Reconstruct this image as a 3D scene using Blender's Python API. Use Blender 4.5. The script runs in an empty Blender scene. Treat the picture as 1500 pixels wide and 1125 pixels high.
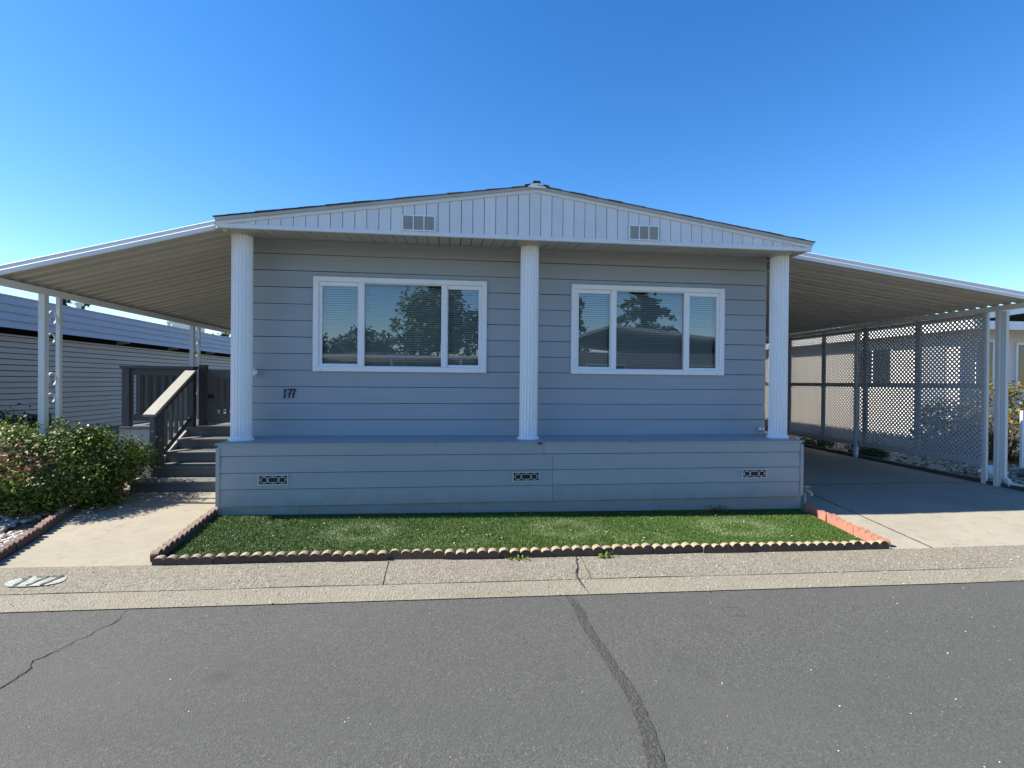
import bpy, math, random
import numpy as np
from mathutils import Vector, Matrix

random.seed(7)
rng = np.random.default_rng(11)
SC = bpy.context.scene
COL = SC.collection
R = math.radians

# ------------------------------------------------------------------ camera
cam_d = bpy.data.cameras.new('camera')
cam = bpy.data.objects.new('camera', cam_d)
COL.objects.link(cam)
cam_d.sensor_width = 36.0
cam_d.lens = 36.0 * 740.0 / 1500.0
cam_d.clip_start = 0.05
cam_d.clip_end = 2000.0
cam.matrix_world = (Matrix.Translation((-0.80, -5.86, 1.37)) @ Matrix.Rotation(R(-6.55), 4, 'Z')
                    @ Matrix.Rotation(R(90 - 0.29), 4, 'X') @ Matrix.Rotation(0.0085, 4, 'Z'))
SC.camera = cam

# ------------------------------------------------------------------ light
SUN_EL = R(41.0)
to_sun = Vector((-math.cos(SUN_EL), 0.066 * math.sin(SUN_EL), math.sin(SUN_EL))).normalized()
world = bpy.data.worlds.new('World')
SC.world = world
world.use_nodes = True
wn = world.node_tree
wn.nodes.clear()
w_out = wn.nodes.new('ShaderNodeOutputWorld')
w_bg = wn.nodes.new('ShaderNodeBackground')
w_sky = wn.nodes.new('ShaderNodeTexSky')
w_sky.sky_type = 'NISHITA'
w_sky.sun_disc = False
w_sky.sun_elevation = SUN_EL
w_sky.sun_rotation = math.atan2(to_sun.x, to_sun.y)
w_sky.altitude = 0.0
w_sky.air_density = 1.0
w_sky.dust_density = 0.2
w_sky.ozone_density = 2.5
w_bg.inputs['Strength'].default_value = 0.072
w_hsv = wn.nodes.new('ShaderNodeHueSaturation')      # the phone's vivid colour, over the whole sky alike
w_hsv.inputs['Saturation'].default_value = 1.35
w_hsv.inputs['Hue'].default_value = 0.506
wn.links.new(w_sky.outputs[0], w_hsv.inputs['Color'])
wn.links.new(w_hsv.outputs[0], w_bg.inputs['Color'])
wn.links.new(w_bg.outputs[0], w_out.inputs['Surface'])

sun_d = bpy.data.lights.new('sun', 'SUN')
sun_d.energy = 3.8
sun_d.angle = R(0.53)
sun_d.color = (1.0, 0.93, 0.80)
sun = bpy.data.objects.new('sun', sun_d)
sun.rotation_euler = (-to_sun).to_track_quat('-Z', 'Y').to_euler()
sun.location = (-20, 2, 20)
COL.objects.link(sun)

SC.view_settings.view_transform = 'Standard'
SC.view_settings.look = 'None'
SC.view_settings.gamma = 1.0
SC.view_settings.use_curve_mapping = False
SC.view_settings.exposure = 1.72

# ------------------------------------------------------------------ helpers
ROOT_LOC = {}


def link(o, parent=None):
    COL.objects.link(o)
    if parent is not None:
        o.parent = parent
        ROOT_LOC[o.name] = ROOT_LOC.get(parent.name, Vector((0, 0, 0)))
    return o


def thing(name, label, cat, loc=(0, 0, 0), group=None):
    o = bpy.data.objects.new(name, None)
    o.empty_display_size = 0.2
    o.location = loc
    COL.objects.link(o)
    ROOT_LOC[o.name] = Vector(loc)
    o['label'] = label
    o['category'] = cat
    if group:
        o['group'] = group
    return o


def tag(o, label=None, cat=None, group=None, kind=None):
    if label:
        o['label'] = label
    if cat:
        o['category'] = cat
    if group:
        o['group'] = group
    if kind:
        o['kind'] = kind
    return o


class MB:
    def __init__(self):
        self.v = []
        self.f = []

    def add(self, vs, fs):
        b = len(self.v)
        self.v += [tuple(p) for p in vs]
        self.f += [tuple(i + b for i in f) for f in fs]
        return self

    def hexa(self, p):
        return self.add(p, [(0, 3, 2, 1), (4, 5, 6, 7), (0, 1, 5, 4), (1, 2, 6, 5), (2, 3, 7, 6), (3, 0, 4, 7)])

    def box(self, x0, x1, y0, y1, z0, z1):
        return self.hexa([(x0, y0, z0), (x1, y0, z0), (x1, y1, z0), (x0, y1, z0),
                          (x0, y0, z1), (x1, y0, z1), (x1, y1, z1), (x0, y1, z1)])

    def bar(self, a, b, w, h, up=(0, 0, 1)):
        a, b = Vector(a), Vector(b)
        d = (b - a).normalized()
        s = d.cross(Vector(up))
        if s.length < 1e-5:
            s = d.cross(Vector((0, 1, 0)))
        s.normalize()
        u = s.cross(d).normalized()
        s, u = s * w / 2, u * h / 2
        return self.hexa([a - s - u, a + s - u, b + s - u, b - s - u, a - s + u, a + s + u, b + s + u, b - s + u])

    def prism(self, poly, fn, a, b):
        """poly: 2d points, fn(p, q, t) -> 3d, extruded from t=a to t=b"""
        n = len(poly)
        vs = [fn(p, q, a) for p, q in poly] + [fn(p, q, b) for p, q in poly]
        fs = [tuple(range(n - 1, -1, -1)), tuple(range(n, 2 * n))]
        fs += [(i, (i + 1) % n, n + (i + 1) % n, n + i) for i in range(n)]
        return self.add(vs, fs)

    def tube(self, pts, r, n=8, cap=True):
        pts = [Vector(p) for p in pts]
        rs = r if isinstance(r, (list, tuple)) else [r] * len(pts)
        vs, fs = [], []
        ref = None
        for i, p in enumerate(pts):
            d = (pts[min(i + 1, len(pts) - 1)] - pts[max(i - 1, 0)]).normalized()
            if ref is None:
                ref = d.cross(Vector((0, 0, 1)))
                if ref.length < 1e-4:
                    ref = Vector((1, 0, 0))
            s = (ref - d * ref.dot(d)).normalized()
            ref = s
            u = d.cross(s)
            for k in range(n):
                a = 2 * math.pi * k / n
                vs.append(p + (s * math.cos(a) + u * math.sin(a)) * rs[i])
        for i in range(len(pts) - 1):
            for k in range(n):
                k2 = (k + 1) % n
                fs.append((i * n + k, i * n + k2, (i + 1) * n + k2, (i + 1) * n + k))
        if cap:
            fs.append(tuple(range(n - 1, -1, -1)))
            fs.append(tuple((len(pts) - 1) * n + k for k in range(n)))
        return self.add(vs, fs)

    def lathe(self, prof, c, n=32):
        vs, fs = [], []
        for r, z in prof:
            for k in range(n):
                a = 2 * math.pi * k / n
                vs.append((c[0] + r * math.cos(a), c[1] + r * math.sin(a), c[2] + z))
        for i in range(len(prof) - 1):
            for k in range(n):
                k2 = (k + 1) % n
                fs.append((i * n + k, i * n + k2, (i + 1) * n + k2, (i + 1) * n + k))
        fs.append(tuple(range(n - 1, -1, -1)))
        fs.append(tuple((len(prof) - 1) * n + k for k in range(n)))
        return self.add(vs, fs)

    def build(self, name, mat, parent=None, smooth=False, bevel=0.0):
        off = ROOT_LOC.get(parent.name, Vector((0, 0, 0))) if parent is not None else Vector((0, 0, 0))
        me = bpy.data.meshes.new(name)
        me.from_pydata([(p[0] - off[0], p[1] - off[1], p[2] - off[2]) for p in self.v], [], self.f)
        me.materials.append(mat)
        if smooth:
            me.polygons.foreach_set('use_smooth', [True] * len(me.polygons))
        me.update()
        o = bpy.data.objects.new(name, me)
        link(o, parent)
        if bevel > 0:
            m = o.modifiers.new('bevel', 'BEVEL')
            m.width = bevel
            m.segments = 1
            m.limit_method = 'ANGLE'
        return o


def np_mesh(name, V, F, mat, parent=None, attr=None, smooth=False):
    """V (n,3) float, F (m,k) int"""
    me = bpy.data.meshes.new(name)
    off = ROOT_LOC.get(parent.name, Vector((0, 0, 0))) if parent is not None else Vector((0, 0, 0))
    V = np.asarray(V, dtype=np.float32) - np.array(off, dtype=np.float32)
    F = np.asarray(F, dtype=np.int32)
    m, k = F.shape
    me.vertices.add(len(V))
    me.vertices.foreach_set('co', V.ravel())
    me.loops.add(m * k)
    me.loops.foreach_set('vertex_index', F.ravel())
    me.polygons.add(m)
    me.polygons.foreach_set('loop_start', np.arange(0, m * k, k, dtype=np.int32))
    me.polygons.foreach_set('loop_total', np.full(m, k, dtype=np.int32))
    if smooth:
        me.polygons.foreach_set('use_smooth', np.ones(m, dtype=bool))
    me.update(calc_edges=True)
    if attr is not None:
        at = me.attributes.new('tint', 'FLOAT', 'FACE')
        at.data.foreach_set('value', np.asarray(attr, dtype=np.float32))
    me.materials.append(mat)
    me.validate()
    o = bpy.data.objects.new(name, me)
    return link(o, parent)


# ------------------------------------------------------------------ materials
class NT:
    def __init__(self, name):
        self.m = bpy.data.materials.new(name)
        self.m.use_nodes = True
        self.t = self.m.node_tree
        self.t.nodes.clear()
        self.out = self.n('ShaderNodeOutputMaterial')
        self.p = self.n('ShaderNodeBsdfPrincipled')
        self.l(self.p.outputs[0], self.out.inputs['Surface'])
        g = self.n('ShaderNodeNewGeometry')
        self.pos = g.outputs['Position']

    def n(self, t, **kw):
        nd = self.t.nodes.new(t)
        for k, v in kw.items():
            setattr(nd, k, v)
        return nd

    def l(self, a, b):
        self.t.links.new(a, b)

    def scaled(self, s):
        m = self.n('ShaderNodeMapping')
        m.inputs['Scale'].default_value = s
        self.l(self.pos, m.inputs['Vector'])
        return m.outputs[0]

    def noise(self, scale, detail=4, rough=0.55, vec=None):
        t = self.n('ShaderNodeTexNoise')
        t.inputs['Scale'].default_value = scale
        t.inputs['Detail'].default_value = detail
        t.inputs['Roughness'].default_value = rough
        self.l(vec if vec is not None else self.pos, t.inputs['Vector'])
        return t.outputs[0]

    def voro(self, scale, vec=None, feature='F1', out='Distance'):
        t = self.n('ShaderNodeTexVoronoi')
        t.feature = feature
        t.inputs['Scale'].default_value = scale
        self.l(vec if vec is not None else self.pos, t.inputs['Vector'])
        return t.outputs[out]

    def ramp(self, fac, stops):
        r = self.n('ShaderNodeValToRGB')
        e = r.color_ramp.elements
        while len(e) < len(stops):
            e.new(0.5)
        for i, (p, c) in enumerate(stops):
            e[i].position = p
            e[i].color = (c[0], c[1], c[2], 1) if len(c) == 3 else c
        self.l(fac, r.inputs[0])
        return r.outputs[0]

    def mix(self, fac, a, b, mode='MIX'):
        m = self.n('ShaderNodeMix', data_type='RGBA', blend_type=mode)
        for sock, v in ((m.inputs[0], fac), (m.inputs[6], a), (m.inputs[7], b)):
            if isinstance(v, (int, float)):
                sock.default_value = v
            elif isinstance(v, tuple):
                sock.default_value = (v[0], v[1], v[2], 1)
            else:
                self.l(v, sock)
        return m.outputs[2]

    def math(self, op, a, b=0.0):
        m = self.n('ShaderNodeMath', operation=op)
        for s, v in ((m.inputs[0], a), (m.inputs[1], b)):
            if isinstance(v, (int, float)):
                s.default_value = v
            else:
                self.l(v, s)
        return m.outputs[0]

    def maprange(self, v, a, b, c, d):
        m = self.n('ShaderNodeMapRange')
        m.inputs[1].default_value, m.inputs[2].default_value = a, b
        m.inputs[3].default_value, m.inputs[4].default_value = c, d
        self.l(v, m.inputs[0])
        return m.outputs[0]

    def bump(self, h, strength=0.3, dist=0.01, prev=None):
        b = self.n('ShaderNodeBump')
        b.inputs['Strength'].default_value = strength
        b.inputs['Distance'].default_value = dist
        self.l(h, b.inputs['Height'])
        if prev is not None:
            self.l(prev, b.inputs['Normal'])
        return b.outputs[0]

    def done(self, col=None, rough=0.6, nrm=None, spec=0.4, metal=0.0):
        if col is not None:
            if isinstance(col, tuple):
                self.p.inputs['Base Color'].default_value = (col[0], col[1], col[2], 1)
            else:
                self.l(col, self.p.inputs['Base Color'])
        if isinstance(rough, (int, float)):
            self.p.inputs['Roughness'].default_value = rough
        else:
            self.l(rough, self.p.inputs['Roughness'])
        self.p.inputs['Specular IOR Level'].default_value = spec
        self.p.inputs['Metallic'].default_value = metal
        if nrm is not None:
            self.l(nrm, self.p.inputs['Normal'])
        return self.m


def sc3(c, k):
    return tuple(min(1.0, x * k) for x in c)


def paint(name, c, rough=0.5, var=0.10, rnd=0.05, stretch=(1, 1, 1), bump=0.12, dirt=0.25, spec=0.35):
    """painted surface: soft mottling, grain along one axis, faint grime, small shade shift from piece to piece"""
    t = NT(name)
    big = t.noise(1.3, 4)
    fine = t.noise(38, 5, 0.65, t.scaled(stretch))
    col = t.mix(big, sc3(c, 1 - var), sc3(c, 1 + var))
    col = t.mix(t.maprange(fine, 0.35, 0.7, 0.0, 0.30), col, sc3(c, 0.82))
    grime = t.maprange(t.noise(5.5, 6, 0.7), 0.56, 0.78, 0.0, dirt)
    col = t.mix(grime, col, (c[0] * 0.62, c[1] * 0.58, c[2] * 0.52))
    oi = t.n('ShaderNodeObjectInfo')
    k = t.maprange(oi.outputs['Random'], 0, 1, 1 - rnd, 1 + rnd)
    cm = t.n('ShaderNodeCombineColor')
    for i in range(3):
        t.l(k, cm.inputs[i])
    col = t.mix(1.0, col, cm.outputs[0], 'MULTIPLY')
    nr = t.bump(fine, bump, 0.004)
    return t.done(col, t.maprange(fine, 0.3, 0.7, rough - 0.08, rough + 0.1), nr, spec)


def concrete(name, c, agg=0.0, stain=0.5, scale=1.0):
    t = NT(name)
    big = t.noise(0.9 * scale, 6, 0.65)
    mid = t.noise(7 * scale, 6, 0.7)
    fine = t.noise(140, 3, 0.7)
    col = t.mix(t.maprange(big, 0.3, 0.7, 0, 1), sc3(c, 0.84), sc3(c, 1.12))
    col = t.mix(t.maprange(mid, 0.52, 0.75, 0, stain), col, (c[0] * 0.62, c[1] * 0.58, c[2] * 0.50))
    col = t.mix(t.maprange(fine, 0.3, 0.7, 0.0, 0.35), col, sc3(c, 0.75))
    h = fine
    if agg > 0:
        vc = t.n('ShaderNodeTexVoronoi')
        vc.inputs['Scale'].default_value = 75
        t.l(t.pos, vc.inputs['Vector'])
        bw = t.n('ShaderNodeRGBToBW')
        t.l(vc.outputs['Color'], bw.inputs[0])
        st = t.ramp(bw.outputs[0], [(0.0, sc3(c, 0.38)), (0.35, sc3(c, 0.8)), (0.7, sc3(c, 1.1)), (1.0, sc3(c, 1.7))])
        col = t.mix(agg, col, st)
        h = vc.outputs['Distance']
    nr = t.bump(h, 0.55 if agg > 0.2 else 0.15, 0.008 if agg > 0.2 else 0.003)
    nr = t.bump(mid, 0.2, 0.01, nr)
    return t.done(col, 0.9, nr, 0.2)


def leafmat(name, stops, rough=0.45, trans=0.25):
    t = NT(name)
    a = t.n('ShaderNodeAttribute', attribute_name='tint')
    col = t.ramp(a.outputs['Fac'], stops)
    m = t.done(col, rough, None, 0.3)
    tr = t.n('ShaderNodeBsdfTranslucent')
    t.l(col, tr.inputs[0])
    mx = t.n('ShaderNodeMixShader')
    mx.inputs[0].default_value = trans
    t.l(t.p.outputs[0], mx.inputs[1])
    t.l(tr.outputs[0], mx.inputs[2])
    t.l(mx.outputs[0], t.out.inputs['Surface'])
    return m


def glassmat(name, tint=(0.83, 0.87, 0.85), refl=0.13):
    t = NT(name)
    tr = t.n('ShaderNodeBsdfTransparent')
    tr.inputs[0].default_value = (*tint, 1)
    gl = t.n('ShaderNodeBsdfGlossy')
    gl.inputs['Roughness'].default_value = 0.0
    gl.inputs[0].default_value = (0.93, 0.95, 0.95, 1)
    nr = t.bump(t.noise(0.9, 2), 0.05, 0.02)
    t.l(nr, gl.inputs['Normal'])
    fr = t.n('ShaderNodeFresnel')
    fr.inputs[0].default_value = 1.5
    f = t.math('ADD', fr.outputs[0], refl)
    mx = t.n('ShaderNodeMixShader')
    t.l(f, mx.inputs[0])
    t.l(tr.outputs[0], mx.inputs[1])
    t.l(gl.outputs[0], mx.inputs[2])
    t.l(mx.outputs[0], t.out.inputs['Surface'])
    return t.m


def asphaltmat():
    t = NT('asphalt')
    big = t.noise(0.5, 5, 0.6)
    lane = t.noise(1.0, 4, 0.6, t.scaled((0.12, 0.9, 1)))
    mid = t.noise(3.5, 6, 0.7)
    vc = t.n('ShaderNodeTexVoronoi')
    vc.inputs['Scale'].default_value = 150
    t.l(t.pos, vc.inputs['Vector'])
    bw = t.n('ShaderNodeRGBToBW')
    t.l(vc.outputs['Color'], bw.inputs[0])
    st = t.ramp(bw.outputs[0], [(0.0, (0.038, 0.039, 0.037)), (0.40, (0.068, 0.070, 0.066)), (0.8, (0.090, 0.092, 0.087)), (1.0, (0.17, 0.17, 0.158))])
    col = t.mix(t.maprange(lane, 0.35, 0.65, 0.0, 0.6), st, (0.064, 0.066, 0.063))
    col = t.mix(t.maprange(big, 0.45, 0.70, 0.0, 0.45), col, (0.088, 0.089, 0.083))
    col = t.mix(t.maprange(mid, 0.58, 0.75, 0.0, 0.35), col, (0.043, 0.044, 0.042))
    spots = t.maprange(t.noise(1.7, 3, 0.5), 0.70, 0.76, 0.0, 0.45)
    col = t.mix(spots, col, (0.036, 0.036, 0.035))
    nr = t.bump(vc.outputs['Distance'], 0.42, 0.004)
    nr = t.bump(t.noise(28, 4, 0.7), 0.25, 0.006, nr)
    return t.done(col, 0.85, nr, 0.3)


M = {}
M['siding'] = paint('siding_paint', (0.372, 0.398, 0.418), 0.5, 0.05, 0.03, (0.04, 1, 1), 0.15, 0.12)
M['skirt'] = paint('skirt_paint', (0.35, 0.37, 0.375), 0.52, 0.06, 0.04, (0.04, 1, 1), 0.15, 0.22)
def skirt_splash():
    t = bpy.data.materials['skirt_paint'].node_tree
    p = next(n for n in t.nodes if n.type == 'BSDF_PRINCIPLED')
    src = p.inputs['Base Color'].links[0].from_socket
    g_ = t.nodes.new('ShaderNodeNewGeometry')
    sx = t.nodes.new('ShaderNodeSeparateXYZ')
    t.links.new(g_.outputs['Position'], sx.inputs[0])
    nz = t.nodes.new('ShaderNodeTexNoise')
    nz.inputs['Scale'].default_value = 6.0
    nz.inputs['Detail'].default_value = 6
    t.links.new(g_.outputs['Position'], nz.inputs['Vector'])
    ad = t.nodes.new('ShaderNodeMath')
    ad.operation = 'MULTIPLY_ADD'
    ad.inputs[1].default_value = -0.35
    t.links.new(nz.outputs[0], ad.inputs[0])
    t.links.new(sx.outputs[2], ad.inputs[2])
    mr = t.nodes.new('ShaderNodeMapRange')
    mr.inputs[1].default_value, mr.inputs[2].default_value = -0.10, 0.06
    mr.inputs[3].default_value, mr.inputs[4].default_value = 0.38, 0.0
    t.links.new(ad.outputs[0], mr.inputs[0])
    mx = t.nodes.new('ShaderNodeMix')
    mx.data_type = 'RGBA'
    mx.inputs[7].default_value = (0.20, 0.18, 0.14, 1)
    t.links.new(mr.outputs[0], mx.inputs[0])
    t.links.new(src, mx.inputs[6])
    t.links.new(mx.outputs[2], p.inputs['Base Color'])


skirt_splash()      # soil splashed up from the ground
M['gable'] = paint('gable_paint', (0.72, 0.73, 0.74), 0.45, 0.05, 0.04, (1, 1, 0.05), 0.12, 0.15)
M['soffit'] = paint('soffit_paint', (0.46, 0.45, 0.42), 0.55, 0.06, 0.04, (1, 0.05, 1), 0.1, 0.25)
M['white'] = paint('white_paint', (0.86, 0.86, 0.86), 0.4, 0.04, 0.02, (1, 1, 0.1), 0.06, 0.14)
M['vinyl'] = paint('white_vinyl', (0.88, 0.88, 0.88), 0.35, 0.02, 0.01, (1, 1, 1), 0.02, 0.05)
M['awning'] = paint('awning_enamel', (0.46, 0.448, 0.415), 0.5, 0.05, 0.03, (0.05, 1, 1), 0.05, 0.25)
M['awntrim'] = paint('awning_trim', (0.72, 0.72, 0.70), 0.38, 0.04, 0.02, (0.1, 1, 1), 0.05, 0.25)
M['post'] = paint('post_enamel', (0.60, 0.63, 0.63), 0.4, 0.05, 0.02, (1, 1, 0.1), 0.05, 0.22)
M['lattice'] = paint('lattice_paint', (0.42, 0.44, 0.46), 0.6, 0.08, 0.03, (1, 1, 1), 0.1, 0.25)
M['stair'] = paint('stair_paint', (0.15, 0.153, 0.150), 0.6, 0.10, 0.06, (0.06, 1, 1), 0.2, 0.3)
M['raildark'] = paint('rail_paint', (0.07, 0.074, 0.077), 0.55, 0.10, 0.06, (1, 1, 0.08), 0.2, 0.25)
M['railcap'] = paint('rail_cap_paint', (0.31, 0.305, 0.28), 0.65, 0.12, 0.03, (1, 0.06, 1), 0.3, 0.3)
M['nbsiding'] = paint('neighbour_siding', (0.31, 0.28, 0.235), 0.45, 0.05, 0.02, (1, 0.05, 1), 0.05, 0.25)
M['nbmetal'] = paint('neighbour_mansard_metal', (0.33, 0.34, 0.36), 0.35, 0.08, 0.02, (1, 0.05, 1), 0.05, 0.3, 0.5)
M['stucco'] = paint('neighbour_wall_paint', (0.72, 0.69, 0.64), 0.8, 0.05, 0.02, (1, 1, 1), 0.2, 0.15)
M['black'] = paint('black_enamel', (0.02, 0.02, 0.022), 0.4, 0.1, 0.02)
M['dark'] = paint('dark_void', (0.012, 0.013, 0.015), 0.8, 0.1, 0.0)
M['ventgrey'] = paint('vent_metal', (0.52, 0.52, 0.49), 0.5, 0.08, 0.05, dirt=0.4)
M['blind'] = paint('blind_slats', (0.66, 0.67, 0.65), 0.5, 0.03, 0.02, dirt=0.05)
M['brass'] = paint('spigot_brass', (0.35, 0.32, 0.25), 0.35, 0.1, 0.02)
M['trunk'] = paint('bark', (0.10, 0.075, 0.055), 0.9, 0.2, 0.1, (1, 1, 0.2), 0.6, 0.4)
M['steel'] = paint('galvanised', (0.45, 0.46, 0.47), 0.35, 0.08, 0.03)
M['glass'] = glassmat('window_glass')
M['nbglass'] = NT('dark_window_glass').done((0.018, 0.02, 0.023), 0.06, None, 0.6)
M['asphalt'] = asphaltmat()
M['kerb'] = concrete('kerb_exposed_aggregate', (0.205, 0.188, 0.152), 0.6, 0.9)
M['gutter'] = concrete('gutter_concrete', (0.225, 0.207, 0.165), 0.3, 0.8)
M['concrete'] = concrete('driveway_concrete', (0.305, 0.282, 0.228), 0.12, 0.7)
M['pathconc'] = concrete('path_concrete', (0.295, 0.268, 0.215), 0.10, 0.6, 1.3)
M['dirt'] = concrete('bare_ground', (0.22, 0.185, 0.14), 0.35, 0.5)
M['crack'] = concrete('crack_dark', (0.030, 0.030, 0.030), 0.0, 0.2)
M['tar'] = concrete('tar_seal', (0.057, 0.058, 0.056), 0.5, 0.4, 3)


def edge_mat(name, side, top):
    """cement edging, sunlit crests and shaded sides painted in by face normal"""
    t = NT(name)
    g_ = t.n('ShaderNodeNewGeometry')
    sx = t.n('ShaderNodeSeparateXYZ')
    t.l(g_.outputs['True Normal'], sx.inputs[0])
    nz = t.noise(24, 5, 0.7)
    w_ = t.maprange(t.math('ADD', sx.outputs[2], t.math('MULTIPLY', nz, 0.5)), 0.35, 0.75, 0, 1)  # upward faces go lighter: the light on top is put into the colour
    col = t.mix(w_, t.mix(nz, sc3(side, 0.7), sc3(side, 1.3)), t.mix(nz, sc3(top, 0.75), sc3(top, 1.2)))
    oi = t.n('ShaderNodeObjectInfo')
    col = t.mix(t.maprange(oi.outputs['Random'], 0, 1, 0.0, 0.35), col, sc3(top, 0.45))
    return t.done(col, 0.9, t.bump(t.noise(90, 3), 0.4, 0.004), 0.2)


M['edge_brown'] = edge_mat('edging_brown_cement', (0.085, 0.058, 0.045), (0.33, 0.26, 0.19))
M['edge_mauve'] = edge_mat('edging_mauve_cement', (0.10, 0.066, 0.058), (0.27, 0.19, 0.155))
M['edge_dark'] = concrete('dark_edging_strip', (0.09, 0.075, 0.065), 0.0, 0.5)
M['edge_pink'] = concrete('edging_pink_cement', (0.36, 0.17, 0.12), 0.12, 0.8, 3)
M['stone'] = leafmat('gravel_stone', [(0.0, (0.20, 0.17, 0.14)), (0.4, (0.42, 0.38, 0.33)), (1.0, (0.66, 0.63, 0.58))], 0.9, 0.0)
M['stonetan'] = leafmat('tan_gravel_stone', [(0.0, (0.15, 0.115, 0.08)), (0.5, (0.36, 0.29, 0.20)), (1.0, (0.56, 0.48, 0.37))], 0.9, 0.0)
M['speck'] = leafmat('pale_chips', [(0.0, (0.30, 0.28, 0.24)), (1.0, (0.72, 0.70, 0.66))], 0.7, 0.0)
M['shrubleaf'] = leafmat('shrub_leaf', [(0.0, (0.014, 0.034, 0.006)), (0.45, (0.062, 0.108, 0.013)), (0.86, (0.20, 0.24, 0.03)),
                                        (0.92, (0.22, 0.12, 0.05)), (1.0, (0.36, 0.13, 0.09))], 0.5, 0.22)
M['treeleaf'] = leafmat('tree_leaf', [(0.0, (0.02, 0.045, 0.012)), (0.6, (0.05, 0.09, 0.022)), (1.0, (0.10, 0.14, 0.035))], 0.5, 0.25)
M['coniferleaf'] = leafmat('conifer_needles', [(0.0, (0.012, 0.03, 0.012)), (0.6, (0.03, 0.06, 0.022)), (1.0, (0.06, 0.09, 0.03))], 0.6, 0.15)
M['rustleaf'] = leafmat('rusty_leaf', [(0.0, (0.05, 0.07, 0.015)), (0.5, (0.14, 0.13, 0.03)), (1.0, (0.34, 0.15, 0.05))], 0.45, 0.25)


def shingle_mat():
    t = NT('asphalt_shingle')
    f = t.noise(60, 3)
    col = t.mix(f, (0.05, 0.05, 0.052), (0.14, 0.135, 0.13))
    return t.done(col, 0.9, t.bump(f, 0.4, 0.004), 0.2)


M['shingle'] = shingle_mat()


def turf_mat():
    t = NT('artificial_turf')
    a = t.n('ShaderNodeAttribute', attribute_name='tint')
    col = t.ramp(a.outputs['Fac'], [(0.0, (0.034, 0.072, 0.008)), (0.5, (0.058, 0.120, 0.013)), (0.8, (0.098, 0.160, 0.024)), (1.0, (0.22, 0.26, 0.15))])
    return t.done(col, 0.5, None, 0.35)


M['turf'] = turf_mat()
M['turfbase'] = paint('turf_backing', (0.045, 0.09, 0.014), 0.9, 0.3, 0.0)


# ------------------------------------------------------------------ ground heights
def tilt(x):
    return -0.0095 * max(-9.0, min(3.2, x))


YK = [(-1.92, -0.0245), (-2.27, -0.072), (-2.49, -0.086)]


def gz(x, y):
    t = tilt(x)
    if y >= -0.63:
        return t + 0.012 * min(y + 0.63, 5.0)
    if y >= -1.92:
        return t + 0.019 * (y + 0.63)
    if y >= -2.27:
        return t - 0.0245 - 0.0475 * ((-1.92 - y) / 0.35)
    if y >= -2.49:
        return t - 0.072 - 0.014 * ((-2.27 - y) / 0.22)
    return t - 0.086 + 0.03 * (1 - abs(y + 6.0) / 3.51)


def sheet(name, mat, xs, ys, dz=0.0, parent=None, fn=gz):
    m = MB()
    n = len(ys)
    vs = [(x, y, fn(x, y) + dz) for x in xs for y in ys]
    fs = [(i * n + j, (i + 1) * n + j, (i + 1) * n + j + 1, i * n + j + 1) for i in range(len(xs) - 1) for j in range(n - 1)]
    return m.add(vs, fs).build(name, mat, parent)


def poly_sheet(name, mat, rows, dz, parent=None, thick=0.0):
    """rows: list of (xl, xr, y); top sheet following the ground, optionally a slab with sides"""
    m = MB()
    nx = 6
    vs, fs = [], []
    for xl, xr, y in rows:
        for i in range(nx + 1):
            x = xl + (xr - xl) * i / nx
            vs.append((x, y, gz(x, y) + dz))
    k = nx + 1
    for j in range(len(rows) - 1):
        for i in range(nx):
            fs.append((j * k + i, j * k + i + 1, (j + 1) * k + i + 1, (j + 1) * k + i))
    if thick > 0:
        rim = [i for i in range(k)] + [j * k + nx for j in range(1, len(rows))] + \
              [(len(rows) - 1) * k + i for i in range(nx - 1, -1, -1)] + [j * k for j in range(len(rows) - 2, 0, -1)]
        b = len(vs)
        vs += [(vs[i][0], vs[i][1], vs[i][2] - thick) for i in rim]
        n = len(rim)
        fs += [(rim[(a + 1) % n], rim[a], b + a, b + (a + 1) % n) for a in range(n)]
    return m.add(vs, fs).build(name, mat, parent)


XS = [-400, -120, -60, -30, -15, -9, -6, -3, 0, 3, 6, 9, 15, 30, 60, 120, 400]
g = sheet('ground', M['dirt'], XS, [-400, -120, -60, -30, -14, -9.6, -9.55, -2.6, -2.49, -2.27, -1.92, -0.63, 6, 15, 40, 120, 400], -0.045,
          fn=lambda x, y: gz(x, y) if y > -9.55 else tilt(x) - 0.03)
tag(g, kind='structure')
road = sheet('road', M['asphalt'], XS[2:-2], [-9.5, -8, -7, -6, -5, -4, -3, -2.488], 0.0)
tag(road, kind='structure')
gutter = sheet('gutter', M['gutter'], XS[2:-2], [-2.496, -2.38, -2.272], 0.006)
tag(gutter, kind='structure')

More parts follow.
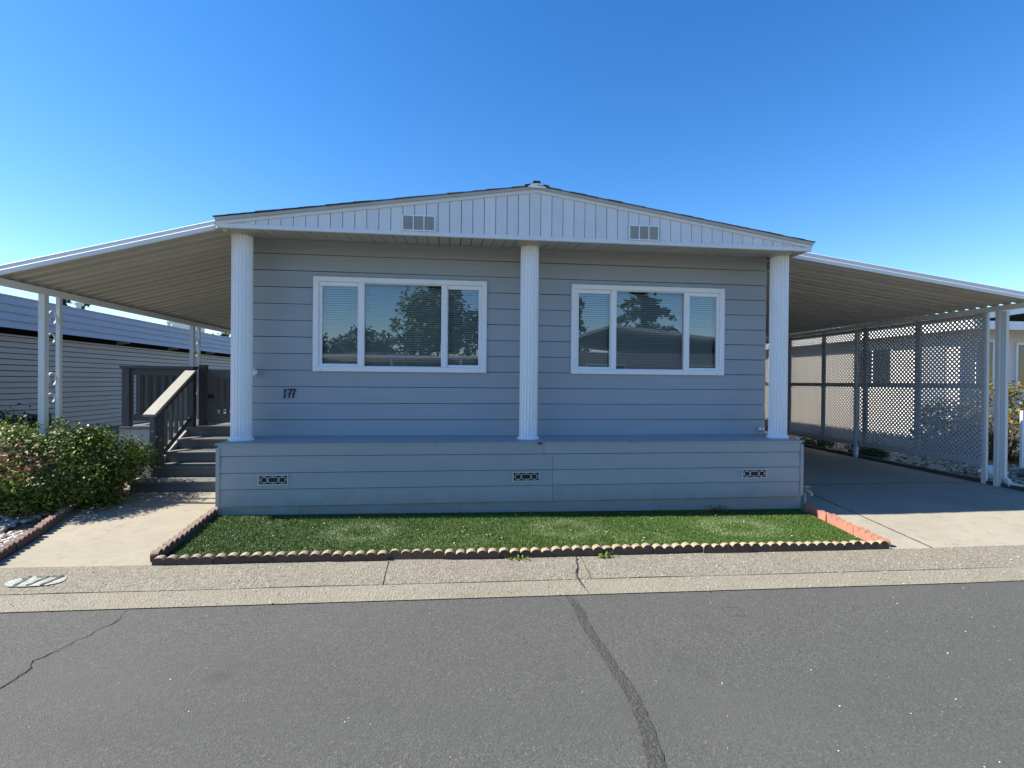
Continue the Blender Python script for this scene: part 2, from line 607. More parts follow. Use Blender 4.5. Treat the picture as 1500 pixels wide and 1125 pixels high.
# rolled kerb, cast in lengths with open joints
kerb = bpy.data.objects.new('kerb', None)
COL.objects.link(kerb)
ROOT_LOC['kerb'] = Vector((0, 0, 0))
tag(kerb, kind='structure')
edges = [-40, -30, -21, -15, -10.6, -7.3, -4.35, -1.28, 0.21, 3.22, 5.9, 9.0, 13, 19, 27, 40]
for a, b in zip(edges[:-1], edges[1:]):
    m = MB()
    n = max(2, int((b - a) / 0.5))
    vs, fs = [], []
    prof = [(-2.272, -0.05), (-2.272, 0.010), (-2.20, 0.016), (-2.08, 0.020), (-1.97, 0.014), (-1.915, 0.008), (-1.915, -0.05)]
    for i in range(n + 1):
        x = a + 0.004 + (b - a - 0.008) * i / n
        for y, dz in prof:
            vs.append((x, y + 0.004 * math.sin(x * 3.1), gz(x, y) + dz + 0.002 * math.sin(x * 5 + y * 9)))
    k = len(prof)
    for i in range(n):
        for j in range(k - 1):
            fs.append((i * k + j, (i + 1) * k + j, (i + 1) * k + j + 1, i * k + j + 1))
    fs.append(tuple(range(k)))
    fs.append(tuple(n * k + j for j in range(k - 1, -1, -1)))
    m.add(vs, fs).build('kerb_section', M['kerb'], kerb)

# far side of the street
fk = sheet('far_kerb', M['kerb'], XS[2:-2], [-10.0, -9.9, -9.7, -9.49], 0.02, fn=lambda x, y: tilt(x) - 0.03)
tag(fk, kind='structure')


# cracks, seams and patches lying on the road
def ribbon(name, pts, mat, dz, parent, jit=0.0, wob=(0.35, 1.15)):
    m = MB()
    vs, fs = [], []
    P = []
    for (a, b) in zip(pts[:-1], pts[1:]):
        nn = max(2, int(math.hypot(b[0] - a[0], b[1] - a[1]) / 0.03))
        for i in range(nn):
            t = i / nn
            P.append((a[0] + (b[0] - a[0]) * t + random.uniform(-jit, jit), a[1] + (b[1] - a[1]) * t + random.uniform(-jit, jit),
                      (a[2] + (b[2] - a[2]) * t) * random.uniform(*wob)))
    P.append(pts[-1])
    for i, p in enumerate(P):
        q0, q1 = P[max(0, i - 1)], P[min(len(P) - 1, i + 1)]
        d = Vector((q1[0] - q0[0], q1[1] - q0[1], 0)).normalized()
        s = Vector((-d.y, d.x, 0)) * p[2] / 2
        for k in (-1, 1):
            x, y = p[0] + k * s.x, p[1] + k * s.y
            vs.append((x, y, gz(x, y) + dz))
    for i in range(len(P) - 1):
        fs.append((2 * i, 2 * i + 2, 2 * i + 3, 2 * i + 1))
    return m.add(vs, fs).build(name, mat, parent)


ribbon('crack', [(-2.78, -2.50, 0.0042), (-2.75, -2.67, 0.0056), (-2.80, -2.81, 0.0063), (-2.84, -2.95, 0.0070), (-2.88, -3.07, 0.0070), (-2.85, -3.15, 0.0084),
                 (-2.85, -3.31, 0.0084), (-2.9, -3.8, 0.0084), (-3.3, -4.6, 0.01)], M['crack'], 0.003, road, 0.013)
ribbon('tar_seam', [(-0.02, -2.50, 0.04), (0.0, -2.7, 0.065), (-0.01, -2.91, 0.065), (0.01, -3.3, 0.06), (0.03, -3.57, 0.065), (0.01, -3.83, 0.07), (-0.03, -4.05, 0.075),
                    (-0.1, -6, 0.06), (-0.1, -9.4, 0.06)], M['tar'], 0.003, road, 0.003, (0.82, 1.0))
ribbon('patch_outline', [(0.94, -2.75, 0.004), (1.06, -2.76, 0.004), (1.03, -2.88, 0.004), (0.92, -2.87, 0.004), (0.94, -2.75, 0.004)], M['tar'], 0.003, road, 0.003)
ribbon('joint_crack', [(0.17, -1.93, 0.01), (0.15, -2.1, 0.014), (0.10, -2.26, 0.01), (0.11, -2.48, 0.006)], M['crack'], 0.024, gutter, 0.008)

# driveway slabs, walk strip and the front path
driveway = bpy.data.objects.new('driveway', None)
COL.objects.link(driveway)
ROOT_LOC['driveway'] = Vector((0, 0, 0))
tag(driveway, kind='structure')


def jx(y):
    return 3.36 + 0.175 * (y + 1.92) if y < 0.6 else 3.80


J = 0.009
for y0, y1 in ((-1.905, 0.565), (0.58, 4.2), (4.215, 8.0), (8.015, 13.5)):
    ym = (y0 + y1) / 2
    poly_sheet('slab', M['concrete'], [(jx(y0) + J, 6.66, y0), (jx(ym) + J, 6.66, ym), (jx(y1) + J, 6.66, y1)], 0.0, driveway, 0.1)
for y0, y1 in ((-1.905, 0.57), (0.58, 13.5)):
    rows = []
    for k in range(6):
        y = y0 + (y1 - y0) * k / 5
        xl = 3.02 + 0.17 * (y + 1.92) if y < -0.40 else 3.0
        rows.append((max(2.98, xl - 0.06) if y < -0.6 else 3.06, jx(y) - J, y))
    poly_sheet('walk_strip', M['concrete'], rows, 0.002, driveway, 0.1)
m = MB()
for a in range(18):
    y0, y1 = -2 + a * 0.85, -2 + a * 0.85 + 0.845
    m.box(6.67, 6.76, y0, y1, gz(6.7, y0) - 0.08, gz(6.7, max(y0, -0.6)) + 0.055)
m.build('edging_strip', M['edge_dark'], driveway)
for pts in ([(jx(-1.9), -1.9, 0.016), (jx(-0.6), -0.6, 0.013), (jx(0.56), 0.56, 0.015), (3.80, 4.0, 0.013), (3.80, 13.4, 0.013)], [(3.07, 0.572, 0.016), (6.66, 0.572, 0.014)]):
    ribbon('joint', pts, M['edge_dark'], 0.0045, driveway, 0.002)
path = poly_sheet('path', M['pathconc'], [(-4.06, -2.99, -1.905), (-4.25, -3.03, -1.17), (-4.52, -3.15, -0.45), (-4.62, -3.10, 0.0), (-4.62, -3.05, 0.46)], 0.0, None, 0.1)
tag(path, kind='structure')

# painted kerb number: worn white oval with 177
kn = thing('kerb_number', 'worn white painted oval with 177 on the kerb', 'kerb number', (-3.58, -2.12, gz(-3.58, -2.12)))
m = MB()
vs = []
for k in range(40):
    a = 2 * math.pi * k / 40
    ca, sa = math.cos(a), math.sin(a)
    rj = random.uniform(0.93, 1.02)
    x = -3.575 + 0.175 * rj * math.copysign(abs(ca) ** 0.7, ca) + 0.02 * sa
    y = -2.135 + 0.068 * rj * math.copysign(abs(sa) ** 0.8, sa)
    vs.append((x, y, gz(x, y) + 0.0235))
m.add([(-3.575, -2.12, gz(-3.575, -2.12) + 0.0245)] + vs, [(0, 1 + k, 1 + (k + 1) % 40) for k in range(40)])
t = NT('worn_white_paint')
wear = t.maprange(t.noise(34, 6, 0.8), 0.38, 0.58, 0.05, 0.95)
M['worn'] = t.done(t.mix(wear, (0.38, 0.375, 0.355), (0.20, 0.23, 0.19)), 0.8, t.bump(t.noise(80), 0.4, 0.006))
m.build('oval', M['worn'], kn)
t = NT('worn_black_paint')
wear = t.maprange(t.noise(30, 6, 0.75), 0.50, 0.68, 0, 1)
M['wornblack'] = t.done(t.mix(wear, (0.05, 0.05, 0.05), (0.34, 0.33, 0.30)), 0.8)


def flat_strokes(strokes, ox, oy, w, hgt, slant, fn, th):
    m = MB()
    for st in strokes:
        for (a, b) in zip(st[:-1], st[1:]):
            d = Vector((b[0] - a[0], b[1] - a[1]))
            nn = Vector((-d.y, d.x)).normalized() * th / 2
            e = d.normalized() * th * 0.25
            q = [(a[0] + nn.x - e.x, a[1] + nn.y - e.y), (a[0] - nn.x - e.x, a[1] - nn.y - e.y), (b[0] - nn.x + e.x, b[1] - nn.y + e.y), (b[0] + nn.x + e.x, b[1] + nn.y + e.y)]
            m.add([fn(ox + (p[0] + slant * p[1]) * w, oy + p[1] * hgt) for p in q], [(0, 1, 2, 3)])
    return m


ONE = [[(0.1, 0.78), (0.3, 1.0), (0.3, 0.0)]]
SEVEN = [[(0.0, 1.0), (0.62, 1.0), (0.22, 0.0)]]
for i, dg in enumerate((ONE, SEVEN, SEVEN)):
    flat_strokes(dg, -3.70 + i * 0.085, -2.19, 0.11, 0.11, 0.1, lambda x, y: (x, y, gz(x, y) + 0.0275), 0.2).build('digit', M['wornblack'], kn)

# ------------------------------------------------------------------ the house
house = thing('mobile_home', 'grey lap sided mobile home with white columns and low gable front', 'house', (0, 0, 0))
EXPO, Z0, ZT = 0.1835, 0.745, 2.925
WINS = [(-2.36, -0.43), (0.564, 2.468)]
WZ0, WZ1 = 1.465, 2.52


def lap(m, x0, x1, za, zb, zlo, ztop, y=0.0, base=0.022, top=0.013):
    """piece of a lap board (whole board zlo..ztop) between za and zb, front thickness tapers upward"""
    n = max(1, int((x1 - x0) / 0.35))
    ph = random.uniform(0, 6)
    vs, fs = [], []
    def yf(z, w):
        return y - (base + (top - base) * (z - zlo) / (ztop - zlo)) - w
    for k in range(n + 1):
        x = x0 + (x1 - x0) * k / n
        w = 0.0016 * math.sin(x * 1.9 + ph) + random.uniform(-0.0006, 0.0006)
        dz = (0.0012 * math.sin(x * 1.3 + ph * 2) + random.uniform(-0.0004, 0.0004)) if za == zlo else 0.0
        vs += [(x, yf(za, w), za + dz), (x, y + 0.004, za + dz), (x, y + 0.004, zb), (x, yf(zb, 0.4 * w), zb)]
    for k in range(n):
        b = 4 * k
        fs += [(b, b + 4, b + 7, b + 3), (b + 3, b + 7, b + 6, b + 2), (b + 1, b + 5, b + 4, b), (b + 2, b + 6, b + 5, b + 1)]
    fs += [(0, 3, 2, 1), (4 * n, 4 * n + 1, 4 * n + 2, 4 * n + 3)]
    m.add(vs, fs)


z = Z0
while z < ZT - 0.02:
    zt = min(z + EXPO - 0.006, ZT)
    full = z + EXPO
    cuts = [(a + 0.03, b - 0.03) for a, b in WINS]
    if zt <= WZ0 + 0.03 or z >= WZ1 - 0.03:
        segs = [(-3.02, 3.02, z, zt)]
    else:
        segs = [(-3.02, cuts[0][0], z, zt), (cuts[0][1], cuts[1][0], z, zt), (cuts[1][1], 3.02, z, zt)]
        for a, b in cuts:
            if z < WZ0 + 0.03:
                segs.append((a + 0.001, b - 0.001, z, WZ0 + 0.03))
            if zt > WZ1 - 0.03:
                segs.append((a + 0.001, b - 0.001, WZ1 - 0.03, zt))
    for a, b, za, zb in segs:
        m = MB()
        lap(m, a, b, za, zb, z, full)
        m.build('siding_board', M['siding'], house)
    z += EXPO

# near-black sheathing that paints shadow lines into the board slots, side and back walls
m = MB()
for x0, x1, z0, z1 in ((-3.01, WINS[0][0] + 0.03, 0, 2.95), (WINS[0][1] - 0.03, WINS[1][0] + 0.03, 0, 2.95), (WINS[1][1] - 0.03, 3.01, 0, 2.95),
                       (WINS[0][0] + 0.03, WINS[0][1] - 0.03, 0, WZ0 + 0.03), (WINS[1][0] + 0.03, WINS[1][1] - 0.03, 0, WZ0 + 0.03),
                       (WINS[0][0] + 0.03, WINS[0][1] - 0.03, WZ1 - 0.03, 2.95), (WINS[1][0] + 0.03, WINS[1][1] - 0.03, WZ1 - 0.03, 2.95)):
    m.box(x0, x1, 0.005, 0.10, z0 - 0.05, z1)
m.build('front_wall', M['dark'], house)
for s in (-1, 1):
    m = MB()
    z = 0.0
    while z < 2.9:
        zt = min(z + EXPO, 2.92)
        xo, xi = 3.022, 3.008
        m.hexa([(s * 2.94, 0.12, z), (s * xo, 0.0, z), (s * xo, 14.0, z), (s * 2.94, 14.0, z),
                (s * 2.94, 0.12, zt), (s * xi, 0.0, zt), (s * xi, 14.0, zt), (s * 2.94, 14.0, zt)])
        z += EXPO
    m.build('side_wall', M['siding'], house)
MB().box(-2.9, 2.9, 13.9, 14.0, -0.02, 3.3).build('back_wall', M['siding'], house)

# skirt box under the facade, with its ledge
YB = -0.63
tops = [0.735, 0.618, 0.452, 0.290, 0.121]
for i, zt in enumerate(tops):
    zb = tops[i + 1] if i + 1 < len(tops) else None
    zt = zt - (0.006 if i else 0.0)
    joints = {0: [0.14], 1: [0.235], 2: [0.235], 3: [0.235], 4: [-2.31, -0.72, 1.42]}[i]
    xs = [-3.08] + joints + [3.05]
    for a, b in zip(xs[:-1], xs[1:]):
        a2, b2 = a + 0.0015, b - 0.0015
        m = MB()
        if zb is None:
            pb = [gz(a2, -0.7) - 0.03, gz(b2, -0.7) - 0.03]
        else:
            pb = [zb, zb]
        th0, th1 = 0.024, 0.015
        if i == 0:
            th1 = 0.018
        if zb is None:
            th0 = 0.004
        if i == 4:
            th0, th1 = 0.006, 0.004
        m.hexa([(a2, YB - th0, pb[0]), (b2, YB - th0, pb[1]), (b2, YB + 0.02, pb[1]), (a2, YB + 0.02, pb[0]),
                (a2, YB - th1, zt), (b2, YB - th1, zt), (b2, YB + 0.02, zt), (a2, YB + 0.02, zt)])
        m.build('skirt_board', M['skirt'], house)
for s, xo in ((-1, -3.08), (1, 3.05)):
    for i, zt in enumerate(tops):
        zb = tops[i + 1] if i + 1 < len(tops) else gz(xo, 0) - 0.03
        m = MB()
        x1 = xo + s * (0.018 if i < 4 else 0.005)
        x2 = xo + s * 0.006
        m.hexa([(xo - s * 0.02, YB - 0.004, zb), (x1, YB - 0.004, zb), (x1, -0.002, zb), (xo - s * 0.02, -0.002, zb),
                (xo - s * 0.02, YB - 0.004, zt), (x2, YB - 0.004, zt), (x2, -0.002, zt), (xo - s * 0.02, -0.002, zt)])
        m.build('skirt_end_board', M['skirt'], house)
for a, b in ((-3.105, 0.138), (0.141, 3.075)):
    m = MB()
    m.hexa([(a, YB - 0.026, 0.724), (b, YB - 0.026, 0.724), (b, -0.022, 0.732), (a, -0.022, 0.732),
            (a, YB - 0.026, 0.738), (b, YB - 0.026, 0.738), (b, -0.022, 0.7445), (a, -0.022, 0.7445)])
    m.build('ledge', M['skirt'], house)
m = MB()
for x in (-2.9, -2.45, -1.9, -1.0, -0.55, 0.7, 1.4, 2.2, 2.8):
    m.lathe([(0.008, 0), (0.008, 0.003), (0.004, 0.005)], (x, YB + 0.012, 0.7375), 8)
m.build('ledge_screws', M['steel'], house)

MB().box(-3.055, 3.025, YB + 0.021, YB + 0.06, gz(3, 0) - 0.05, 0.722).build('skirt_backing', M['dark'], house)  # near-black sheet, painted shade showing as lines between the skirt boards
for xa_, xb_, za_, zb_ in ((0.06, 0.125, 0.722, 0.739), (0.085, 0.115, 0.705, 0.722), (1.05, 1.16, 0.7365, 0.7395), (-1.0, -0.95, 0.7365, 0.7395)):
    MB().prism([(xa_, za_), (xb_ - 0.01, za_ + 0.002), (xb_, zb_ - 0.004), (xa_ + 0.02, zb_)], lambda p, q, t: (p, t, q), YB - 0.0275, YB - 0.02).build('bare_patch', M['edge_dark'], house)
for xe_ in (-3.078, 3.048):
    MB().box(xe_ - 0.018, xe_ + 0.018, YB - 0.0285, YB - 0.0255, 0.13, 0.70).build('corner_trim', M['skirt'], house)
# ornamental foundation vents
for xc in (-2.562, -0.045, 2.487):
    v = MB().box(xc - 0.135, xc + 0.135, YB - 0.0245, YB - 0.008, 0.335, 0.425).build('skirt_vent', M['black'], house)
    m = MB()
    y0, y1 = YB - 0.030, YB - 0.020
    for z0, z1 in ((0.328, 0.340), (0.420, 0.432)):
        m.box(xc - 0.145, xc + 0.145, y0, y1, z0, z1)
    for x0, x1 in ((-0.145, -0.132), (0.132, 0.145)):
        m.box(xc + x0, xc + x1, y0 + 0.001, y1, 0.340, 0.420)
    for cx, w in ((-0.085, 0.03), (0.0, 0.048), (0.085, 0.03)):
        h = 0.026
        poly = [(-w, -h * .6), (-w * .6, -h), (w * .6, -h), (w, -h * .6), (w, h * .6), (w * .6, h), (-w * .6, h), (-w, h * .6)]
        for (a, b) in zip(poly, poly[1:] + poly[:1]):
            m.bar((xc + cx + a[0], y0 + 0.004, 0.38 + a[1]), (xc + cx + b[0], y0 + 0.004, 0.38 + b[1]), 0.006, 0.007, (0, 1, 0))
    for x0, x1 in ((-0.132, -0.115), (-0.055, -0.048), (0.048, 0.055), (0.115, 0.132)):
        m.box(xc + x0, xc + x1, y0 + 0.002, y1, 0.376, 0.384)
    for cx in (-0.085, 0.0, 0.085):
        m.box(xc + cx - 0.004, xc + cx + 0.004, y0 + 0.002, y1, 0.34, 0.354)
        m.box(xc + cx - 0.004, xc + cx + 0.004, y0 + 0.002, y1, 0.406, 0.42)
    m.build('vent_grille', M['ventgrey'], v)


# windows
def window(xa, xb):
    root = None
    w = xb - xa
    yo, yi = -0.045, 0.06
    m = MB()
    for args in ((xa, xb, WZ1 - 0.055, WZ1), (xa, xb, WZ0, WZ0 + 0.055), (xa, xa + 0.058, WZ0 + 0.055, WZ1 - 0.055), (xb - 0.058, xb, WZ0 + 0.055, WZ1 - 0.055)):
        m.box(args[0], args[1], yo, yi, args[2], args[3])
    k = w / 1.93
    m1 = (xa + 0.49 * k, xa + 0.555 * k)
    m2 = (xa + 1.41 * k, xa + 1.475 * k)
    for a, b in (m1, m2):
        m.box(a, b, yo + 0.006, yi, WZ0 + 0.055, WZ1 - 0.055)
    root = m.build('window', M['vinyl'], house, bevel=0.004)
    bays = [(xa + 0.058, m1[0], True), (m1[1], m2[0], False), (m2[1], xb - 0.058, True)]
    for a, b, sash in bays:
        z0, z1 = WZ0 + 0.055, WZ1 - 0.055
        ga, gb, gz0, gz1 = a, b, z0, z1
        if sash:
            fw = 0.036
            s = MB()
            left = a < (xa + xb) / 2
            lw, rw = (fw, 0.012) if left else (0.012, fw)
            s.box(a, b, -0.020, 0.03, z0, z0 + 0.032)
            s.box(a, b, -0.020, 0.03, z1 - 0.045, z1)
            s.box(a, a + lw, -0.020, 0.03, z0 + 0.032, z1 - 0.045)
            s.box(b - rw, b, -0.020, 0.03, z0 + 0.032, z1 - 0.045)
            s.build('sash', M['vinyl'], root, bevel=0.003)
            ga, gb, gz0, gz1 = a + lw, b - rw, z0 + 0.032, z1 - 0.045
        else:
            s = MB()
            for q in ((a, b, z0, z0 + 0.010), (a, b, z1 - 0.010, z1)):
                s.box(q[0], q[1], -0.016, 0.01, q[2], q[3])
            s.build('glazing_bead', M['vinyl'], root)
        yg = -0.006
        g_ = MB()
        g_.add([(ga, yg, gz0), (gb, yg, gz0), (gb, yg, gz1), (ga, yg, gz1)], [(0, 1, 2, 3)])
        g_.build('pane', M['glass'], root)
        s = MB()
        z = gz0 + 0.005
        while z < gz1 - 0.02:
            tl = 0.0085 + random.uniform(-0.0006, 0.0006)
            s.add([(ga, 0.052, z), (gb, 0.052, z), (gb, 0.060, z + tl), (ga, 0.060, z + tl), (gb, 0.070, z + 0.0235), (ga, 0.070, z + 0.0235)], [(0, 1, 2, 3), (3, 2, 4, 5)])
            z += 0.0262
        s.box(ga, gb, 0.045, 0.075, gz1 - 0.018, gz1)
        for q in np.linspace(ga + 0.07, gb - 0.07, 2 if gb - ga < 0.6 else 3):
            s.box(q - 0.0012, q + 0.0012, 0.049, 0.0505, gz0, gz1)
        bl = s.build('blind', M['blind'], root)
        tag(bl, kind='stuff')
    m = MB()
    for x in (xa + 0.09, xb - 0.09):
        m.box(x - 0.012, x + 0.012, yo - 0.002, yo + 0.002, WZ0 + 0.016, WZ0 + 0.022)
    m.build('weep_slot', M['ventgrey'], root)
    s = MB().box(xa, xb, 0.30, 0.32, WZ0 - 0.1, WZ1 + 0.1)
    s.build('dark_room_sheet', M['dark'], root)  # black sheet in place of the unlit room's shade


for xa, xb in WINS:
    window(xa, xb)


# fluted columns
def column(xc, yc, z0, z1):
    m = MB()
    r, nf = 0.100, 18
    prof = []
    for k in range(nf):
        for t, rr in ((0.0, r), (0.30, r), (0.42, r - 0.009), (0.65, r - 0.012), (0.88, r - 0.009)):
            a = 2 * math.pi * (k + t) / nf
            prof.append((rr * math.cos(a), rr * math.sin(a)))
    m.prism(prof, lambda p, q, t: (xc + p, yc + q, t), z0 + 0.02, z1 - 0.035)
    c = m.build('column', M['white'], house)
    MB().lathe([(0.122, 0), (0.122, 0.014), (0.112, 0.020), (0.104, 0.030)], (xc, yc, z0), 40).build('column_base', M['white'], c)
    MB().lathe([(0.101, -0.05), (0.108, -0.04), (0.112, -0.028), (0.128, -0.012), (0.130, 0.0)], (xc, yc, z1), 40).build('capital', M['soffit'], c)


def soffit_z(y):
    return 2.925 + (2.862 - 2.925) * (y / -0.60)


for xc in (-2.985, 0.018, 2.965):
    column(xc, -0.345, 0.741, soffit_z(-0.345) + 0.004)

# gable: eave trim, vertical boards, soffit boards, rake boards
YF = -0.63
XL, XR, XM = -3.12, 3.16, 0.04
ZE, ZR = 2.95, 3.415


def rake(x):
    return ZE + (ZR - ZE) * (1 - abs(x - XM) / (XR - XM))


MB().box(XL + 0.006, XR - 0.006, YF, YF + 0.03, 2.850, 2.892).build('eave_trim', M['gable'], house, bevel=0.003)
pitch = 0.1185
n = int((XR - XL - 0.3) / pitch) + 1
x = XL + 0.13
i = 0
while x < XR - 0.14:
    a, b = x + 0.003, min(x + pitch, XR - 0.13) - 0.003
    pts = [(a, 2.886), (b, 2.886), (b, rake(b) - 0.06)]
    if a < XM < b:
        pts.append((XM, rake(XM) - 0.06))
    pts.append((a, rake(a) - 0.06))
    if min(p[1] for p in pts[2:]) > 2.892:
        m = MB()
        m.prism(pts, lambda p, q, t: (p, t, q), YF + 0.010 + random.uniform(-0.001, 0.001), YF + 0.028)
        m.build('gable_board', M['gable'], house)
    x += pitch
# backing so the grooves are not see-through
m = MB()
m.prism([(XL + 0.05, 2.87), (XR - 0.05, 2.87), (XR - 0.05, rake(XR) - 0.02), (XM, ZR - 0.03), (XL + 0.05, rake(XL) - 0.02)], lambda p, q, t: (p, t, q), YF + 0.031, YF + 0.045)
m.build('gable_backing', M['dark'], house)
x = XL + 0.01
while x < XR - 0.02:
    a, b = x + 0.004, min(x + pitch, XR - 0.01) - 0.004
    m = MB()
    y0, y1 = YF + 0.032, -0.024
    dz = random.uniform(-0.0012, 0.0012)
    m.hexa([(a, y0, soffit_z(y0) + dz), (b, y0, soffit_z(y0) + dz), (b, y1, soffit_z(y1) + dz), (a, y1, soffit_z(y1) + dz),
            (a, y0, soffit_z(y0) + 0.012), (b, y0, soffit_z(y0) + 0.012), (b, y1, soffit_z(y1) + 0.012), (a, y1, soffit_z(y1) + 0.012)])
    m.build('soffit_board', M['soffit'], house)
    x += pitch
MB().box(XL + 0.04, XR - 0.04, YF + 0.05, 0.1, 2.94, 2.945).build('soffit_backing', M['dark'], house)
for s in (-1, 1):
    xe = XL if s < 0 else XR
    def quad(z_up0, z_dn0, y0, y1, name, mat, ext=0.0):
        m = MB()
        xa = xe + s * ext
        P = [(xa, rake(xe) - s * 0 + z_dn0 - ext * 0.15), (XM, ZR + z_dn0), (XM, ZR + z_up0), (xa, rake(xe) + z_up0 - ext * 0.15)]
        m.prism(P, lambda p, q, t: (p, t, q), y0, y1)
        return m.build(name, mat, house)
    quad(-0.030, -0.068, YF - 0.004, YF + 0.03, 'rake_board', M['gable'])
    quad(-0.004, -0.034, YF - 0.022, YF + 0.02, 'drip_edge', M['soffit'])
    # eave fascia running back along the side
    MB().box(min(xe, xe - s * 0.03), max(xe, xe - s * 0.03), YF + 0.03, 14.0, 2.862, ZE - 0.03).build('side_fascia', M['gable'] if s < 0 else M['ventgrey'], house)
    MB().box(min(xe - s * 0.03, s * 3.02), max(xe - s * 0.03, s * 3.02), 0.0, 14.0, 2.90, 2.912).build('side_soffit', M['soffit'], house)
# roof of shingle courses
roof = MB()
for s in (-1, 1):
    xe = (XL - 0.02) if s < 0 else (XR + 0.02)
    nc = 24
    for c in range(nc):
        t0, t1 = c / nc, (c + 1.25) / nc
        xa, xb = xe + (XM - xe) * t0, xe + (XM - xe) * min(1, t1)
        za = ZE - 0.006 + (ZR - ZE) * t0
        zb = ZE - 0.006 + (ZR - ZE) * min(1, t1)
        yj = YF - 0.034 + random.uniform(-0.010, 0.006)
        lift = random.uniform(0.000, 0.005)
        roof.hexa([(xa, yj, za), (xb, yj, zb), (xb, 14.3, zb), (xa, 14.3, za),
                   (xa, yj, za + 0.006 + lift), (xb, yj, zb + 0.006), (xb, 14.3, zb + 0.006), (xa, 14.3, za + 0.006 + lift)])
rf = roof.build('roof', M['shingle'], house)
m = MB()
for k in range(50):
    y0 = -0.67 + k * 0.3
    m.hexa([(XM - 0.13, y0, ZR - 0.012), (XM, y0, ZR + 0.012), (XM, y0 + 0.32, ZR + 0.008), (XM - 0.13, y0 + 0.32, ZR - 0.016),
            (XM - 0.13, y0, ZR - 0.004), (XM, y0, ZR + 0.020), (XM, y0 + 0.32, ZR + 0.012), (XM - 0.13, y0 + 0.32, ZR - 0.012)])
    m.hexa([(XM, y0, ZR + 0.012), (XM + 0.13, y0, ZR - 0.012), (XM + 0.13, y0 + 0.32, ZR - 0.016), (XM, y0 + 0.32, ZR + 0.008),
            (XM, y0, ZR + 0.020), (XM + 0.13, y0, ZR - 0.004), (XM + 0.13, y0 + 0.32, ZR - 0.012), (XM, y0 + 0.32, ZR + 0.012)])
m.build('ridge_cap', M['shingle'], rf)
MB().box(XM - 0.045, XM + 0.04, -0.66, -0.50, ZR + 0.014, ZR + 0.046).build('ridge_end_block', M['black'], rf, bevel=0.006)
m = MB()
m.prism([(XM - 0.10, ZR - 0.03), (XM + 0.10, ZR - 0.03), (XM + 0.06, ZR + 0.006), (XM, ZR + 0.014), (XM - 0.06, ZR + 0.006)], lambda p, q, t: (p, t, q), YF - 0.042, YF - 0.024)
m.build('ridge_flashing', M['white'], rf)

# louvred attic vents
for xa, xb in ((-1.335, -1.005), (1.045, 1.375)):
    z0, z1 = 2.893, 3.052
    m = MB()
    y0, y1 = YF - 0.012, YF + 0.009
    for q in ((xa, xb, z1 - 0.010, z1), (xa, xb, z0, z0 + 0.010)):
        m.box(q[0], q[1], y0, y1, q[2], q[3])
    w = (xb - xa)
    for k in range(4):
        xx = xa + (w - 0.010) * k / 3
        m.box(xx, xx + 0.010, y0 + 0.001, y1, z0 + 0.010, z1 - 0.010)
    v = m.build('attic_vent', M['white'], house)
    m = MB()
    for k in range(13):
        z = z0 + 0.012 + k * 0.0105
        m.hexa([(xa + 0.008, y0 + 0.003, z), (xb - 0.008, y0 + 0.003, z), (xb - 0.008, y1 - 0.002, z + 0.007), (xa + 0.008, y1 - 0.002, z + 0.007),
                (xa + 0.008, y0 + 0.003, z + 0.005), (xb - 0.008, y0 + 0.003, z + 0.005), (xb - 0.008, y1 - 0.002, z + 0.012), (xa + 0.008, y1 - 0.002, z + 0.012)])
    m.build('louvres', M['ventgrey'], v)

# house number, light, outlet
DIG1 = [[(0.05, 0.80), (0.28, 1.0)], [(0.28, 1.0), (0.24, 0.5), (0.26, 0.0)], [(0.10, 0.02), (0.26, 0.0)]]
DIG7 = [[(0.0, 0.93), (0.12, 0.98), (0.40, 0.94), (0.66, 1.0)], [(0.66, 1.0), (0.50, 0.72), (0.36, 0.40), (0.32, 0.0)], [(0.14, 0.52), (0.34, 0.50)]]
for i, dg in enumerate((DIG1, DIG7, DIG7)):
    m = MB()
    for st in dg:
        for a, b in zip(st[:-1], st[1:]):
            f = lambda p: (-2.675 + i * 0.043 + p[0] * 0.056 + p[1] * 0.008, -0.0235, 1.166 + p[1] * 0.098)
            m.bar(f(a), f(b), 0.011, 0.012, (0, 1, 0))
    m.build('house_number', M['black'], house)
lt = MB().box(-2.985, -2.945, -0.05, -0.018, 1.40, 1.47).build('motion_light', M['vinyl'], house, bevel=0.006)
MB().tube([(-2.965, -0.05, 1.46), (-2.975, -0.085, 1.485), (-2.985, -0.115, 1.475)], [0.012, 0.022, 0.03], 10).build('lamp_head', M['vinyl'], lt)
MB().tube([(-2.955, -0.05, 1.42), (-2.945, -0.09, 1.40)], [0.012, 0.02], 10).build('sensor', M['ventgrey'], lt)
ob = MB().box(2.915, 3.005, -0.045, -0.015, 0.785, 0.845).build('outlet_box', M['siding'], house, bevel=0.004)
m = MB()
for x in (2.938, 2.980):
    m.box(x - 0.012, x + 0.012, -0.052, -0.043, 0.797, 0.832)
m.build('outlet_cover', M['white'], ob)

